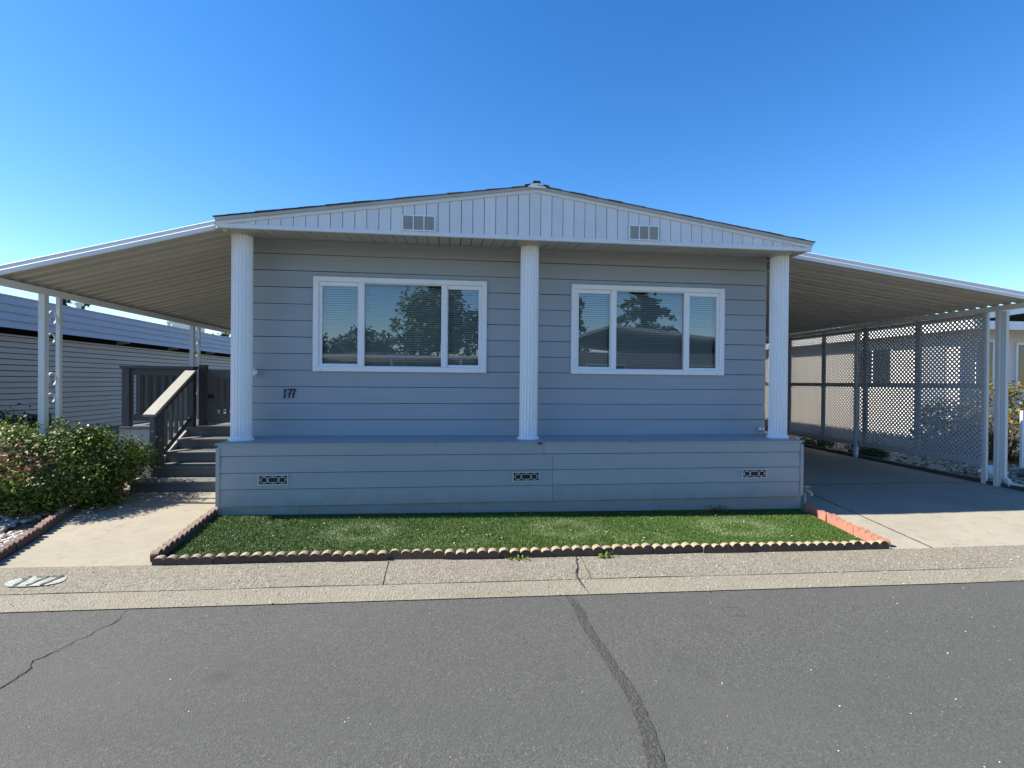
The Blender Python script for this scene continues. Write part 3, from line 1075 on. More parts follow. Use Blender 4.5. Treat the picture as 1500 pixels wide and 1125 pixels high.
# garden tap at the corner of the skirt
sp = thing('garden_tap', 'small brass garden tap on a riser pipe beside the grey skirt', 'tap', (3.13, -0.60, gz(3.13, -0.6)))
zt = gz(3.13, -0.6)
MB().tube([(3.13, -0.60, zt - 0.02), (3.13, -0.60, zt + 0.20)], 0.012, 10).build('riser_pipe', M['steel'], sp)
MB().tube([(3.13, -0.60, zt + 0.19), (3.14, -0.63, zt + 0.205), (3.15, -0.675, zt + 0.19), (3.15, -0.685, zt + 0.16)], [0.016, 0.018, 0.014, 0.015], 10).build('spout', M['brass'], sp)
m = MB()
m.tube([(3.135, -0.625, zt + 0.21), (3.135, -0.625, zt + 0.25)], 0.006, 8)
m.tube([(3.10, -0.625, zt + 0.25), (3.17, -0.625, zt + 0.25)], 0.009, 8)
m.build('handle', M['brass'], sp)

# ------------------------------------------------------------------ awnings
def pan_profile(w, h, th):
    """two ribs per pan, closed outline in (across, up)"""
    low = []
    p = w / 2
    for k in range(2):
        o = k * p
        low += [(o, 0), (o + p * 0.40, 0), (o + p * 0.50, h), (o + p * 0.90, h)]
    low.append((w, 0))
    up = [(a, b + th) for a, b in reversed(low)]
    return low + up


def awning_pans(root, x_in, x_out, zfun, y0, y1, w=0.31):
    n = int(round((y1 - y0) / w))
    prof = pan_profile(w + 0.006, 0.046, 0.003)      # neighbouring pans lap over one another
    for k in range(n):
        yy = y0 + k * w
        dz = random.uniform(-0.0015, 0.0015)
        m = MB()
        m.prism(prof, lambda p, q, t: (t, yy + p, zfun(t) + q + dz), x_in, x_out)
        m.build('roof_pan', M['awning'], root)


def scroll(m, x, y, z, r, s):
    """C scroll of flat iron in the plane of the two tubes"""
    pts = []
    for k in range(15):
        a = R(-60 + 300 * k / 14)
        rr = r * (1.0 - 0.035 * k)
        pts.append((x, y + s * (rr * math.cos(a) * 0.85), z + rr * math.sin(a)))
    for a, b in zip(pts[:-1], pts[1:]):
        m.bar(a, b, 0.014, 0.013, (1, 0, 0))


def zl(x):
    return 3.468 - 0.2666 * abs(x + 0.8)


pa = thing('patio_awning', 'white ribbed metal patio awning over the porch steps', 'awning', (-5.09, 0.0, gz(-5.1, 0.0)))
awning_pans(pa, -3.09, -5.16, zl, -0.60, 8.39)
# front trim: two stacked rolls
for z0, z1, yo in ((-0.028, 0.022, 0.0), (0.018, 0.070, 0.012)):
    m = MB()
    a, b = -3.125, -5.18
    pr = [(0, z0), (0, z1 - 0.008), (0.010, z1), (0.035, z1), (0.035, z0 + 0.008), (0.012, z0)]
    m.prism(pr, lambda p, q, t: (t, -0.65 + yo + p, zl(t) + q), b, a)
    m.build('front_trim', M['awntrim'], pa)
MB().box(-5.12, -5.06, -0.61, 8.38, zl(-5.09) - 0.080, zl(-5.09) - 0.018).build('beam', M['awntrim'], pa)
MB().box(-5.172, -5.163, -0.60, 8.38, zl(-5.16) - 0.012, zl(-5.16) + 0.055).build('added_end_cap', M['ventgrey'], pa)  # added to shut the rib ends so the notches over the beam stay dark
PX = -5.09
for yp in (-0.02, 3.02, 6.1):
    zb, ztop = gz(-5.2, yp) - 0.02, zl(PX) - 0.079
    if yp > 1.5:
        zb = 0.69
    p = MB().box(PX - 0.03, PX + 0.03, yp - 0.03, yp + 0.03, zb, ztop).build('post', M['post'], pa)
    MB().box(PX - 0.02, PX + 0.02, yp + 0.19, yp + 0.23, zb, ztop).build('post_tube', M['post'], p)
    for zz, sg in ((2.02, 1), (1.78, -1), (1.36, 1), (1.14, -1), (0.72, 1), (0.5, -1)):
        if zz > zb + 0.1:
            m = MB()
            scroll(m, PX, yp + 0.11, zz, 0.080, sg)
            m.build('scroll', M['post'], p)


def zr(x):
    return 2.477 + 0.1294 * (6.65 - x)


ca = thing('carport_awning', 'white ribbed metal carport awning over the driveway', 'awning', (6.65, 0.27, gz(6.6, 0.27)))
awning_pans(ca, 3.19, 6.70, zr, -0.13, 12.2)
for z0, z1, yo in ((-0.024, 0.026, 0.0), (0.022, 0.080, 0.012)):
    m = MB()
    pr = [(0, z0), (0, z1 - 0.008), (0.010, z1), (0.035, z1), (0.035, z0 + 0.008), (0.012, z0)]
    m.prism(pr, lambda p, q, t: (t, -0.18 + yo + p, zr(t) + q), 3.175, 6.72)
    m.build('front_trim', M['awntrim'], ca)
MB().box(6.615, 6.685, -0.14, 12.2, zr(6.65) - 0.078, zr(6.65) - 0.010).build('beam', M['awntrim'], ca)
MB().box(3.165, 3.188, -0.14, 12.2, zr(3.17) - 0.10, zr(3.17) + 0.058).build('ledger', M['ventgrey'], ca)  # top raised to block sun leaking through the open rib ends
for i, yp in enumerate((0.29, 2.75, 5.75, 8.75, 11.75)):
    zb, ztop = gz(6.65, yp) - 0.02, zr(6.65) - 0.077
    MB().box(6.62, 6.68, yp - 0.03, yp + 0.03, zb, ztop).build('post', M['post'], ca, bevel=0.004)
m = MB()
zb = gz(6.65, 0.2)
m.bar((6.675, 0.228, zb + 0.12), (6.675, 0.228, zr(6.65) - 0.09), 0.045, 0.055, (0, 1, 0))
m.bar((6.675, 0.228, zb + 0.15), (6.70, 0.16, zb + 0.05), 0.045, 0.05, (0, 1, 0))
m.bar((6.69, 0.175, zb + 0.055), (6.77, 0.05, zb + 0.028), 0.06, 0.05, (0, 0, 1))
m.build('downspout', M['post'], ca)

# ------------------------------------------------------------------ lattice screen beside the driveway
ls = thing('lattice_screen', 'grey diagonal lattice privacy screen beside the driveway', 'lattice screen', (6.65, 0.48, gz(6.65, 0.48)))
LX, LY0, LP, LZ0, LZ1 = 6.65, 0.48, 1.05, 0.24, 2.385


def lattice_mesh():
    """two crossing layers of 45 degree strips clipped to one panel (local y 0..LP, z 0..H)"""
    H = LZ1 - LZ0
    W = LP
    m = MB()
    step, wd = 0.069, 0.0350         # spacing along y, strip width measured along y
    for layer, sgn in ((0, 1), (1, -1)):
        x0 = -0.006 + 0.006 * layer
        c = -H - step
        while c < W + H:
            # strip: y = c + sgn'(z), clip polygon
            poly = []
            if sgn > 0:
                quad = [(c, 0), (c + wd, 0), (c + wd + H, H), (c + H, H)]
            else:
                quad = [(c + H, 0), (c + H + wd, 0), (c + wd, H), (c, H)]
            def clip(pts, val, keep):
                out = []
                for (a, b) in zip(pts, pts[1:] + pts[:1]):
                    ia, ib = keep(a[0]), keep(b[0])
                    if ia:
                        out.append(a)
                    if ia != ib:
                        t = (val - a[0]) / (b[0] - a[0])
                        out.append((val, a[1] + (b[1] - a[1]) * t))
                return out
            poly = clip(quad, 0.0, lambda v: v >= 0.0)
            if len(poly) > 2:
                poly = clip(poly, W, lambda v: v <= W)
            if len(poly) > 2:
                m.prism(poly, lambda p, q, t: (t, p, q), x0, x0 + 0.0055)
            c += step
    me = bpy.data.meshes.new('lattice_panel')
    me.from_pydata(m.v, [], m.f)
    me.materials.append(M['lattice'])
    me.update()
    return me


lm = lattice_mesh()
NP = 8
for k in range(NP):
    o = bpy.data.objects.new('lattice_panel', lm)
    o.location = Vector((LX, LY0 + k * LP, LZ0)) - ls.location
    link(o, ls)
    tag(o, kind='stuff')
for k in range(NP + 1):
    yy = LY0 + k * LP
    z0 = gz(LX, yy) - 0.02 if k in (0,) else LZ0
    wd = 0.06 if k == 0 else 0.075
    MB().box(LX + 0.006, LX + 0.046, yy - wd / 2, yy + wd / 2, z0, LZ1 + 0.012).build('stud', M['lattice'] if k else M['post'], ls)
for k in range(NP):
    ya, yb = LY0 + k * LP + 0.038, LY0 + (k + 1) * LP - 0.038
    for z0, z1 in ((LZ0 - 0.01, LZ0 + 0.075), (1.33, 1.40), (LZ1 - 0.045, LZ1 + 0.01)):
        MB().box(LX + 0.008, LX + 0.042, ya, yb, z0, z1).build('rail', M['lattice'], ls)

# ------------------------------------------------------------------ porch: deck, steps, gate
DZ, DY = 0.71, 1.55
dk = thing('porch_deck', 'grey painted wooden porch deck with dark slatted railing', 'deck', (-4.2, 4.0, gz(-4, 4)))
m = MB()
x = -5.30
while x < -3.06:
    m.box(x, min(x + 0.135, -3.05), DY - 0.02, 7.2, DZ - 0.035, DZ)
    x += 0.139
tag(m.build('deck_boards', M['stair'], dk), kind='stuff')
z = gz(-4.8, 1.6) - 0.04
k = 0
while z < DZ - 0.05:
    zt = min(z + 0.165, DZ - 0.037)
    m = MB()
    m.hexa([(-5.30, DY - 0.016, z), (-4.46, DY - 0.016, z), (-4.46, DY + 0.02, z), (-5.30, DY + 0.02, z),
            (-5.30, DY - 0.004, zt), (-4.46, DY - 0.004, zt), (-4.46, DY + 0.02, zt), (-5.30, DY + 0.02, zt)])
    m.build('deck_skirt_board', M['skirt'], dk)
    z = zt
MB().box(-5.30, -5.27, DY, 7.2, 0.0, DZ - 0.037).build('side_skirt', M['skirt'], dk)


def railing(root, a, b, z0, h, post_ends=True):
    """level railing between plan points a, b standing on z0"""
    A, B = Vector((a[0], a[1], 0)), Vector((b[0], b[1], 0))
    d = (B - A)
    L = d.length
    d.normalize()
    P = lambda t, z: (A.x + d.x * t, A.y + d.y * t, z)
    MB().bar(P(-0.06, z0 + h - 0.018), P(L + 0.06, z0 + h - 0.018), 0.14, 0.036).build('rail_cap', M['raildark'], root)
    MB().bar(P(0, z0 + h - 0.082), P(L, z0 + h - 0.082), 0.038, 0.088).build('top_rail', M['raildark'], root)
    MB().bar(P(0, z0 + 0.12), P(L, z0 + 0.12), 0.038, 0.088).build('bottom_rail', M['raildark'], root)
    n = int(L / 0.098)
    for i in range(n):
        t = (i + 0.5) * L / n
        MB().bar(P(t, z0 + 0.165), P(t, z0 + h - 0.127), 0.036, 0.036, (0, 1, 0.01)).build('baluster', M['raildark'], root)
    for t in ((0, L) if post_ends else ()):
        MB().bar(P(t, z0 - 0.02), P(t, z0 + h - 0.037), 0.09, 0.09, (0, 1, 0.01)).build('railing_post', M['raildark'], root)


railing(dk, (-5.24, DY + 0.06), (-4.42, DY + 0.06), DZ, 0.83)
railing(dk, (-5.24, DY + 0.25), (-5.24, 7.1), DZ, 0.83, False)
railing(dk, (-5.15, 7.12), (-3.15, 7.12), DZ, 0.83)

ps = thing('porch_steps', 'five grey wooden steps with a sloping handrail', 'steps', (-3.75, 0.43, gz(-3.7, 0.43)))
SY, SR = 0.43, 0.28
for k in range(5):
    z = 0.175 + 0.134 * k
    y = SY + SR * k
    xl = -4.52 if k == 0 else -4.42
    zprev = (0.175 + 0.134 * (k - 1)) if k else gz(-3.8, 0.4) - 0.03
    if k < 4:
        MB().box(xl, -3.05, y - 0.028, y + SR + 0.004, z - 0.036, z).build('tread', M['stair'], ps, bevel=0.004)
        MB().box(xl + 0.01, -3.055, y + 0.002, y + 0.022, zprev + 0.001, z - 0.037).build('riser', M['stair'], ps)
    else:
        MB().box(-4.41, -3.055, DY - 0.004, DY + 0.014, zprev + 0.001, DZ - 0.038).build('riser', M['stair'], ps)
MB().box(-4.46, -4.43, SY + 0.02, DY - 0.02, 0.02, 0.14).build('stringer', M['skirt'], ps)
m = MB()
m.prism([(SY + 0.30, 0.03), (DY - 0.022, 0.03), (DY - 0.022, 0.665), (SY + 0.30, 0.26)], lambda p, q, t: (t, p, q), -4.455, -4.43)
m.build('stringer', M['skirt'], ps)
# sloping handrail
NX = -4.40
MB().box(NX - 0.045, NX - 0.001, 0.69, 0.735, 0.309, 0.925).build('newel_post', M['stair'], ps)
MB().box(NX - 0.03, NX + 0.03, 0.737, 0.865, 0.311, 0.965).build('newel_post', M['raildark'], ps)
a0, a1 = Vector((NX, 0.60, 0.925)), Vector((NX, 1.56, 1.475))
MB().bar(a0, a1, 0.14, 0.036).build('handrail', M['railcap'], ps, bevel=0.004)
d = a1 - a0
MB().bar(a0 + d * 0.10 + Vector((0, 0, -0.075)), a1 + Vector((0, -0.02, -0.075)), 0.036, 0.085).build('under_rail', M['raildark'], ps)
b0, b1 = Vector((NX, 0.87, 0.44)), Vector((NX, 1.54, 0.83))
MB().bar(b0, b1, 0.036, 0.07).build('bottom_rail', M['raildark'], ps)
for k in range(5):
    t = (k + 0.6) / 5.4
    pb = b0.lerp(b1, t)
    zt = a0.z + (pb.y - a0.y) / (a1.y - a0.y) * (a1.z - a0.z) - 0.10
    MB().bar((NX, pb.y, pb.z + 0.03), (NX, pb.y, zt), 0.036, 0.036, (0, 1, 0.01)).build('baluster', M['stair'], ps)

gt = thing('porch_gate', 'grey wooden slatted gate at the top of the porch steps', 'gate', (-3.7, 1.80, DZ))
gx0, gx1, gy, g0, g1 = -4.30, -3.10, 1.80, DZ + 0.035, DZ + 0.79
for x0, x1, z0, z1 in ((gx0, gx0 + 0.13, g0, g1), (gx1 - 0.13, gx1, g0, g1), (gx0 + 0.13, gx1 - 0.13, g1 - 0.13, g1), (gx0 + 0.13, gx1 - 0.13, g0, g0 + 0.13)):
    MB().box(x0, x1, gy, gy + 0.03, z0, z1).build('gate_rail', M['stair'], gt)
n = 11
for i in range(n):
    x = gx0 + 0.14 + (gx1 - gx0 - 0.28) * (i + 0.5) / n
    MB().box(x - 0.020, x + 0.020, gy + 0.031, gy + 0.05, g0 + 0.06, g1 - 0.06).build('slat', M['stair'], gt)
MB().box(gx0 + 0.02, gx0 + 0.09, gy - 0.02, gy - 0.001, g0 + 0.35, g0 + 0.40).build('latch', M['black'], gt)
MB().box(gx0 - 0.10, gx0 - 0.012, gy - 0.03, gy + 0.06, DZ, DZ + 0.86).build('gate_post', M['raildark'], gt)


# ------------------------------------------------------------------ lawn and its scalloped edging
def lawn_x(y):
    t = (y + 1.92) / 1.29
    return -2.93 - 0.17 * t, 2.87 + 0.17 * t


rows = []
for k in range(8):
    y = -1.875 + 1.25 * k / 7
    a, b = lawn_x(y)
    rows.append((a, b, y))
lb = poly_sheet('lawn_base', M['turfbase'], rows, 0.004)
tag(lb, kind='structure')
N = 300000
yy = -1.870 + rng.random(N) * 1.225
tt = (yy + 1.92) / 1.29
xa, xb = -2.92 - 0.17 * tt, 2.86 + 0.17 * tt
xx = xa + rng.random(N) * (xb - xa)
tl = np.where(xx < 3.2, -0.0095 * np.clip(xx, -9, 3.2), 0)
zz = tl + np.where(yy >= -0.63, 0.012 * (yy + 0.63), 0.019 * (yy + 0.63)) + 0.004
spots = np.zeros(N)
for cx, cy, rx, ry, k in ((-1.62, -1.22, 0.34, 0.28, 0.85), (0.25, -1.22, 0.36, 0.28, 0.7), (1.95, -1.25, 0.42, 0.30, 0.75), (0.9, -1.5, 0.3, 0.14, 0.35), (-0.8, -1.5, 0.4, 0.16, 0.35)):
    q = np.sqrt(((xx - cx) / rx) ** 2 + ((yy - cy) / ry) ** 2)
    spots = np.maximum(spots, k * np.exp(-((q - 0.72) / 0.30) ** 2))
patch = 0.5 + 0.25 * np.sin(xx * 2.1 + 1.3 * np.sin(yy * 4)) * np.cos(yy * 5 + xx)
tint = np.clip(rng.random(N) * 0.55 + patch * 0.25, 0, 0.80)
tint = np.where(rng.random(N) < spots * 0.75, 0.86 + 0.14 * rng.random(N), tint)
hgt = 0.009 + 0.005 * rng.random(N)
hgt *= (1 - 0.35 * spots)
ang = rng.random(N) * 2 * math.pi
lean = 0.003 + 0.009 * rng.random(N)
wd = 0.0016 + 0.0010 * rng.random(N)
la = ang + rng.normal(0, 0.7, N)
V = np.zeros((N, 3, 3))
V[:, 0] = np.stack([xx - wd * np.cos(ang), yy - wd * np.sin(ang), zz], 1)
V[:, 1] = np.stack([xx + wd * np.cos(ang), yy + wd * np.sin(ang), zz], 1)
V[:, 2] = np.stack([xx + lean * np.cos(la + 1.57), yy + lean * np.sin(la + 1.57), zz + hgt], 1)
lw = np_mesh('lawn', V.reshape(-1, 3), np.arange(3 * N).reshape(N, 3), M['turf'], None, tint)
tag(lw, 'short artificial turf lawn in front of the grey skirt', 'lawn', kind='stuff')


def scallop_mesh(n, w, h, th, mat):
    m = MB()
    hs = [h + random.uniform(-0.006, 0.003) for _ in range(n)]
    out = [(0.0, -0.06)]
    for i in range(n):
        for k in range(0, 8):
            a = math.pi - math.pi * k / 7
            out.append((w * (i + 0.5) + 0.5 * w * 0.985 * math.cos(a), hs[i] - w * 0.42 + w * 0.42 * math.sin(a) * random.uniform(0.93, 1.03)))
    out.append((n * w, -0.06))
    m.prism(out, lambda p, q, t: (p, t, q), -th / 2, th / 2)
    me = bpy.data.meshes.new('edging_block')
    me.from_pydata(m.v, [], m.f)
    me.materials.append(mat)
    me.update()
    return me


SW = 0.0835
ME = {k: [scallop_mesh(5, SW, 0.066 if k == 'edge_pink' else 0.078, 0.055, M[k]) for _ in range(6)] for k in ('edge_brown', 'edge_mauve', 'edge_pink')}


def edging(a, b, key, label, group, n=None, th_off=0.0):
    A, B = Vector((a[0], a[1])), Vector((b[0], b[1]))
    L = (B - A).length
    piece = 5 * SW + 0.004
    n = n or int(round(L / piece))
    sx = L / n / piece
    ang = math.atan2(B.y - A.y, B.x - A.x)
    for i in range(n):
        p = A.lerp(B, i / n)
        o = bpy.data.objects.new('edging_block', random.choice(ME[key]))
        q = A.lerp(B, (i + 1) / n)
        z0, z1 = gz(p.x, p.y), gz(q.x, q.y)
        o.location = (p.x + random.uniform(-0.003, 0.003), p.y + random.uniform(-0.008, 0.008), z0 + random.uniform(-0.006, 0.004))
        o.rotation_euler = (random.uniform(-0.10, 0.10), -math.atan2(z1 - z0, piece * sx) + random.uniform(-0.018, 0.018), ang + random.uniform(-0.025, 0.025))
        o.scale = (sx, 1, 1)
        COL.objects.link(o)
        tag(o, label, 'edging', group)


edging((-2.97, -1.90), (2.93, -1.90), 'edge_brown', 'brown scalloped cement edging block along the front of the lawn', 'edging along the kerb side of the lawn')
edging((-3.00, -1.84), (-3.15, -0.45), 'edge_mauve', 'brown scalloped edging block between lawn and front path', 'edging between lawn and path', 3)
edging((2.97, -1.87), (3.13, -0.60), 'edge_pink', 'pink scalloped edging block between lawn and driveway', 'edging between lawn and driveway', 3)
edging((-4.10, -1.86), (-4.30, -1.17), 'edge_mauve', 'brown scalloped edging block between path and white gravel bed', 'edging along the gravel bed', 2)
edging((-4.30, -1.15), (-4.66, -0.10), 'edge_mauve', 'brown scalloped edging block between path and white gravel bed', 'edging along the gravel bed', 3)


# ------------------------------------------------------------------ foliage tools
def quads(P, Nrm, size, tint, name, mat, parent=None, aspect=0.55):
    """one leaf (a folded pair of triangles as a quad) per point"""
    n = len(P)
    Nrm = Nrm / (np.linalg.norm(Nrm, axis=1, keepdims=True) + 1e-9)
    ref = rng.normal(size=(n, 3))
    U = np.cross(Nrm, ref)
    U /= np.linalg.norm(U, axis=1, keepdims=True) + 1e-9
    W = np.cross(Nrm, U)
    s = size[:, None]
    V = np.zeros((n, 4, 3))
    V[:, 0] = P - U * s * 0.5
    V[:, 1] = P - W * s * aspect * 0.5 + Nrm * s * 0.08
    V[:, 2] = P + U * s * 0.5
    V[:, 3] = P + W * s * aspect * 0.5 + Nrm * s * 0.08
    return np_mesh(name, V.reshape(-1, 3), np.arange(4 * n).reshape(n, 4), mat, parent, tint)


def dirs(n, up=0.0):
    d = rng.normal(size=(n, 3))
    d /= np.linalg.norm(d, axis=1, keepdims=True)
    d[:, 2] += up
    return d


def shrub(name, label, cat, c, r, nclump, nleaf, lsize, mat, group=None, red=0.0, low=-0.1, stemmat='trunk', spread=0.10):
    """dense rounded shrub of leaf clumps at c (on the ground) with radii r=(rx,ry,h)"""
    root = thing(name, label, cat, c, group)
    C = np.array(c) + np.array([0, 0, r[2] * 0.42])
    D = dirs(nclump)
    D /= np.linalg.norm(D, axis=1, keepdims=True)
    k = 0.55 + 0.5 * rng.random(nclump) ** 0.5
    lump = 1 + 0.13 * np.sin(D[:, 0] * 5 + 1) * np.cos(D[:, 1] * 4 + D[:, 2] * 3)
    CC = C + D * np.array([r[0], r[1], r[2] * 0.58]) * (k * lump)[:, None]
    CC[:, 2] = np.maximum(CC[:, 2], c[2] + 0.05)
    idx = np.repeat(np.arange(nclump), nleaf)
    P = CC[idx] + rng.normal(size=(len(idx), 3)) * spread * np.array([1, 1, 0.8])
    P[:, 2] = np.maximum(P[:, 2], c[2] + 0.015)
    Nn = D[idx] * 0.7 + dirs(len(idx)) * 0.8 + np.array([0, 0, 0.5])
    cl = rng.random(nclump)
    tint = np.clip(cl[idx] * 0.45 + rng.random(len(idx)) * 0.42, 0, 0.86)
    if red > 0:
        zone = np.sin(D[:, 0] * 3.1 + 0.9) * np.cos(D[:, 2] * 4.0 - 0.8 + D[:, 1])
        isr = ((cl < red) & (zone > 0.35))[idx] & (rng.random(len(idx)) < 0.65)
        tint = np.where(isr, 0.93 + 0.07 * rng.random(len(idx)), tint)
    quads(P, Nn, lsize * (0.65 + 0.7 * rng.random(len(idx))), tint, 'foliage', M[mat], root)
    m = MB()
    for i in range(14):
        a = random.uniform(0, 2 * math.pi)
        e = Vector((c[0] + math.cos(a) * r[0] * 0.6, c[1] + math.sin(a) * r[1] * 0.6, c[2] + r[2] * random.uniform(0.4, 0.8)))
        b = Vector((c[0] + math.cos(a) * 0.08, c[1] + math.sin(a) * 0.08, c[2] - 0.03))
        mid = b.lerp(e, 0.5) + Vector((random.uniform(-.05, .05), random.uniform(-.05, .05), 0.05))
        m.tube([b, mid, e], [0.014, 0.010, 0.004], 5)
    m.build('stems', M[stemmat], root)
    return root


sb = shrub('flowering_shrub', 'large rounded green shrub with reddish new leaves beside the path', 'shrub', (-5.16, -0.04, gz(-5.1, -0.04)), (0.93, 0.80, 0.76),
           900, 40, 0.038, 'shrubleaf', red=0.45, spread=0.058)
# upright shoots breaking the outline
P, Nn = [], []
for i in range(60):
    a = random.uniform(0, 2 * math.pi)
    rr = random.uniform(0.2, 0.95)
    bx, by = -5.16 + math.cos(a) * rr * 0.9, -0.04 + math.sin(a) * rr * 0.78
    bz = gz(bx, by) + 0.86 * math.sqrt(max(0.05, 1 - rr * rr * 0.92))
    h = random.uniform(0.04, 0.15)
    for k in range(14):
        t = k / 13
        P.append((bx + random.gauss(0, 0.018), by + random.gauss(0, 0.018), bz - 0.06 + t * h))
        Nn.append((random.gauss(0, 1), random.gauss(0, 1), 0.9))
quads(np.array(P), np.array(Nn), 0.026 + 0.018 * rng.random(len(P)), 0.4 + 0.45 * rng.random(len(P)), 'shoots', M['shrubleaf'], sb)


def stones(name, label, boxes, n, s0, s1, mat='stone', cat='gravel', flat=0.6, dz=0.0):
    """loose stones scattered as one countless mass"""
    ico_v = np.array([(0, 0, 1), (0.89, 0, 0.45), (0.28, 0.85, 0.45), (-0.72, 0.53, 0.45), (-0.72, -0.53, 0.45), (0.28, -0.85, 0.45),
                      (0.72, 0.53, -0.45), (-0.28, 0.85, -0.45), (-0.89, 0, -0.45), (-0.28, -0.85, -0.45), (0.72, -0.53, -0.45), (0, 0, -1)])
    ico_f = np.array([(0, 1, 2), (0, 2, 3), (0, 3, 4), (0, 4, 5), (0, 5, 1), (1, 6, 2), (2, 7, 3), (3, 8, 4), (4, 9, 5), (5, 10, 1),
                      (6, 7, 2), (7, 8, 3), (8, 9, 4), (9, 10, 5), (10, 6, 1), (11, 7, 6), (11, 8, 7), (11, 9, 8), (11, 10, 9), (11, 6, 10)])
    area = [abs((b[1] - b[0]) * (b[3] - b[2])) for b in boxes]
    Vs, Fs, T = [], [], []
    c = 0
    for b, ar in zip(boxes, area):
        for i in range(int(n * ar / sum(area))):
            x = random.uniform(b[0], b[1])
            y = random.uniform(b[2], b[3])
            s = random.uniform(s0, s1)
            rv = ico_v * np.array([random.uniform(0.7, 1.3), random.uniform(0.7, 1.3), flat * random.uniform(0.7, 1.2)]) * s
            a = random.uniform(0, 6.28)
            ca_, sa_ = math.cos(a), math.sin(a)
            rv = np.stack([rv[:, 0] * ca_ - rv[:, 1] * sa_, rv[:, 0] * sa_ + rv[:, 1] * ca_, rv[:, 2]], 1)
            Vs.append(rv + np.array([x, y, gz(x, y) + dz + s * flat * 0.5]))
            Fs.append(ico_f + c)
            T.append(np.full(20, random.random()))
            c += 12
    o = np_mesh(name, np.concatenate(Vs), np.concatenate(Fs), M[mat], None, np.concatenate(T))
    return tag(o, label, cat, kind='stuff')


stones('gravel', 'white and grey landscape stones beside the front path', [(-5.6, -4.30, -1.88, -1.0), (-6.6, -4.75, -1.0, 0.6)], 5200, 0.012, 0.032, dz=-0.03)
stones('gravel', 'pale landscape stones beyond the lattice screen', [(6.78, 9.0, -1.9, 7.0)], 9500, 0.014, 0.038, 'stonetan', dz=-0.03)
stones('asphalt_chips', 'tiny pale stone chips loose on the asphalt', [(-5, 5, -5.6, -2.5)], 320, 0.0018, 0.0042, 'speck', 'stone chips', 0.6)
stones('lawn_litter', 'tiny pale petals and bits scattered on the turf', [(-2.9, 2.9, -1.85, -0.72)], 100, 0.004, 0.009, 'speck', 'litter', 0.3, 0.022)
stones('kerb_grit', 'loose grit lying in the gutter', [(-5, 5.5, -2.52, -1.95)], 700, 0.002, 0.0055, 'stone', 'grit', 0.6, 0.018)

# weeds growing in front of the edging, clippings by the skirt
for wx, wy, lab in ((-0.29, -1.965, 'small green weed at the foot of the brown edging'), (0.42, -1.965, 'small green weed at the foot of the brown edging')):
    root = thing('weed', lab, 'weed', (wx, wy, gz(wx, wy) + 0.015), 'weeds at the foot of the edging')
    n = 50
    P = np.array([wx, wy, gz(wx, wy) + 0.02]) + rng.normal(size=(n, 3)) * np.array([0.045, 0.015, 0.018])
    P[:, 2] = np.maximum(P[:, 2], gz(wx, wy) + 0.02)
    quads(P, dirs(n, 0.8), 0.018 + 0.014 * rng.random(n), 0.5 + 0.36 * rng.random(n), 'leaves', M['shrubleaf'], root)
lc = thing('leaf_clump', 'small clump of brown dead leaves against the grey skirt', 'dead leaves', (2.02, -0.74, gz(2, -0.7)))
n = 160
P = np.array([2.02, -0.73, gz(2, -0.7) + 0.03]) + rng.normal(size=(n, 3)) * np.array([0.075, 0.02, 0.02])
P[:, 2] = np.maximum(P[:, 2], gz(2, -0.7) + 0.012)
P[:, 1] = np.minimum(P[:, 1], -0.665)
quads(P, dirs(n, 0.6), 0.018 + 0.012 * rng.random(n), rng.random(n), 'leaves', M['rustleaf'], lc)

# ------------------------------------------------------------------ neighbour on the left
nl = thing('neighbour_home', 'long neighbouring mobile home with pale ribbed siding and blue metal mansard', 'house', (-9.8, 12, gz(-9, 12)))
NXL, NY0, NY1 = -9.8, 0.5, 27.0
ztop, zmb, zmt = 2.21, 2.345, 3.03
m = MB()
z = gz(-9, 5) - 0.05
while z < ztop - 0.01:
    zt = min(z + 0.118, ztop)
    zt -= 0.014
    m.hexa([(NXL - 0.05, NY0, z), (NXL + 0.028, NY0, z), (NXL + 0.028, NY1, z), (NXL - 0.05, NY1, z),
            (NXL - 0.05, NY0, zt), (NXL + 0.003, NY0, zt), (NXL + 0.003, NY1, zt), (NXL - 0.05, NY1, zt)])
    z = zt + 0.014
MB().box(NXL - 0.07, NXL - 0.052, NY0, NY1, -0.1, ztop).build('sheathing', M['dark'], nl)  # near-black, painting the shadow lines seen in the siding reveals
tag(m.build('siding', M['nbsiding'], nl), kind='stuff')
MB().box(NXL - 0.05, NXL + 0.03, NY0, NY1, ztop, ztop + 0.03).build('wall_cap', M['nbsiding'], nl)
m = MB()
n = 4
for k in range(n):
    z0 = zmb + (zmt - zmb) * k / n
    z1 = zmb + (zmt - zmb) * (k + 1) / n
    x0, x1 = NXL + 0.30 - 0.30 * k / n, NXL + 0.30 - 0.30 * (k + 1) / n
    m.hexa([(x0 - 0.04, NY0 - 0.1, z0), (x0, NY0 - 0.1, z0), (x0, NY1, z0), (x0 - 0.04, NY1, z0),
            (x1 - 0.04, NY0 - 0.1, z1 - 0.018), (x1 + 0.005, NY0 - 0.1, z1 - 0.018), (x1 + 0.005, NY1, z1 - 0.018), (x1 - 0.04, NY1, z1 - 0.018)])
    m.hexa([(x1 - 0.04, NY0 - 0.1, z1 - 0.018), (x1 + 0.045, NY0 - 0.1, z1 - 0.018), (x1 + 0.045, NY1, z1 - 0.018), (x1 - 0.04, NY1, z1 - 0.018),
            (x1 - 0.04, NY0 - 0.1, z1), (x1 + 0.030, NY0 - 0.1, z1 + 0.01), (x1 + 0.030, NY1, z1 + 0.01), (x1 - 0.04, NY1, z1)])
m.build('mansard', M['nbmetal'], nl)
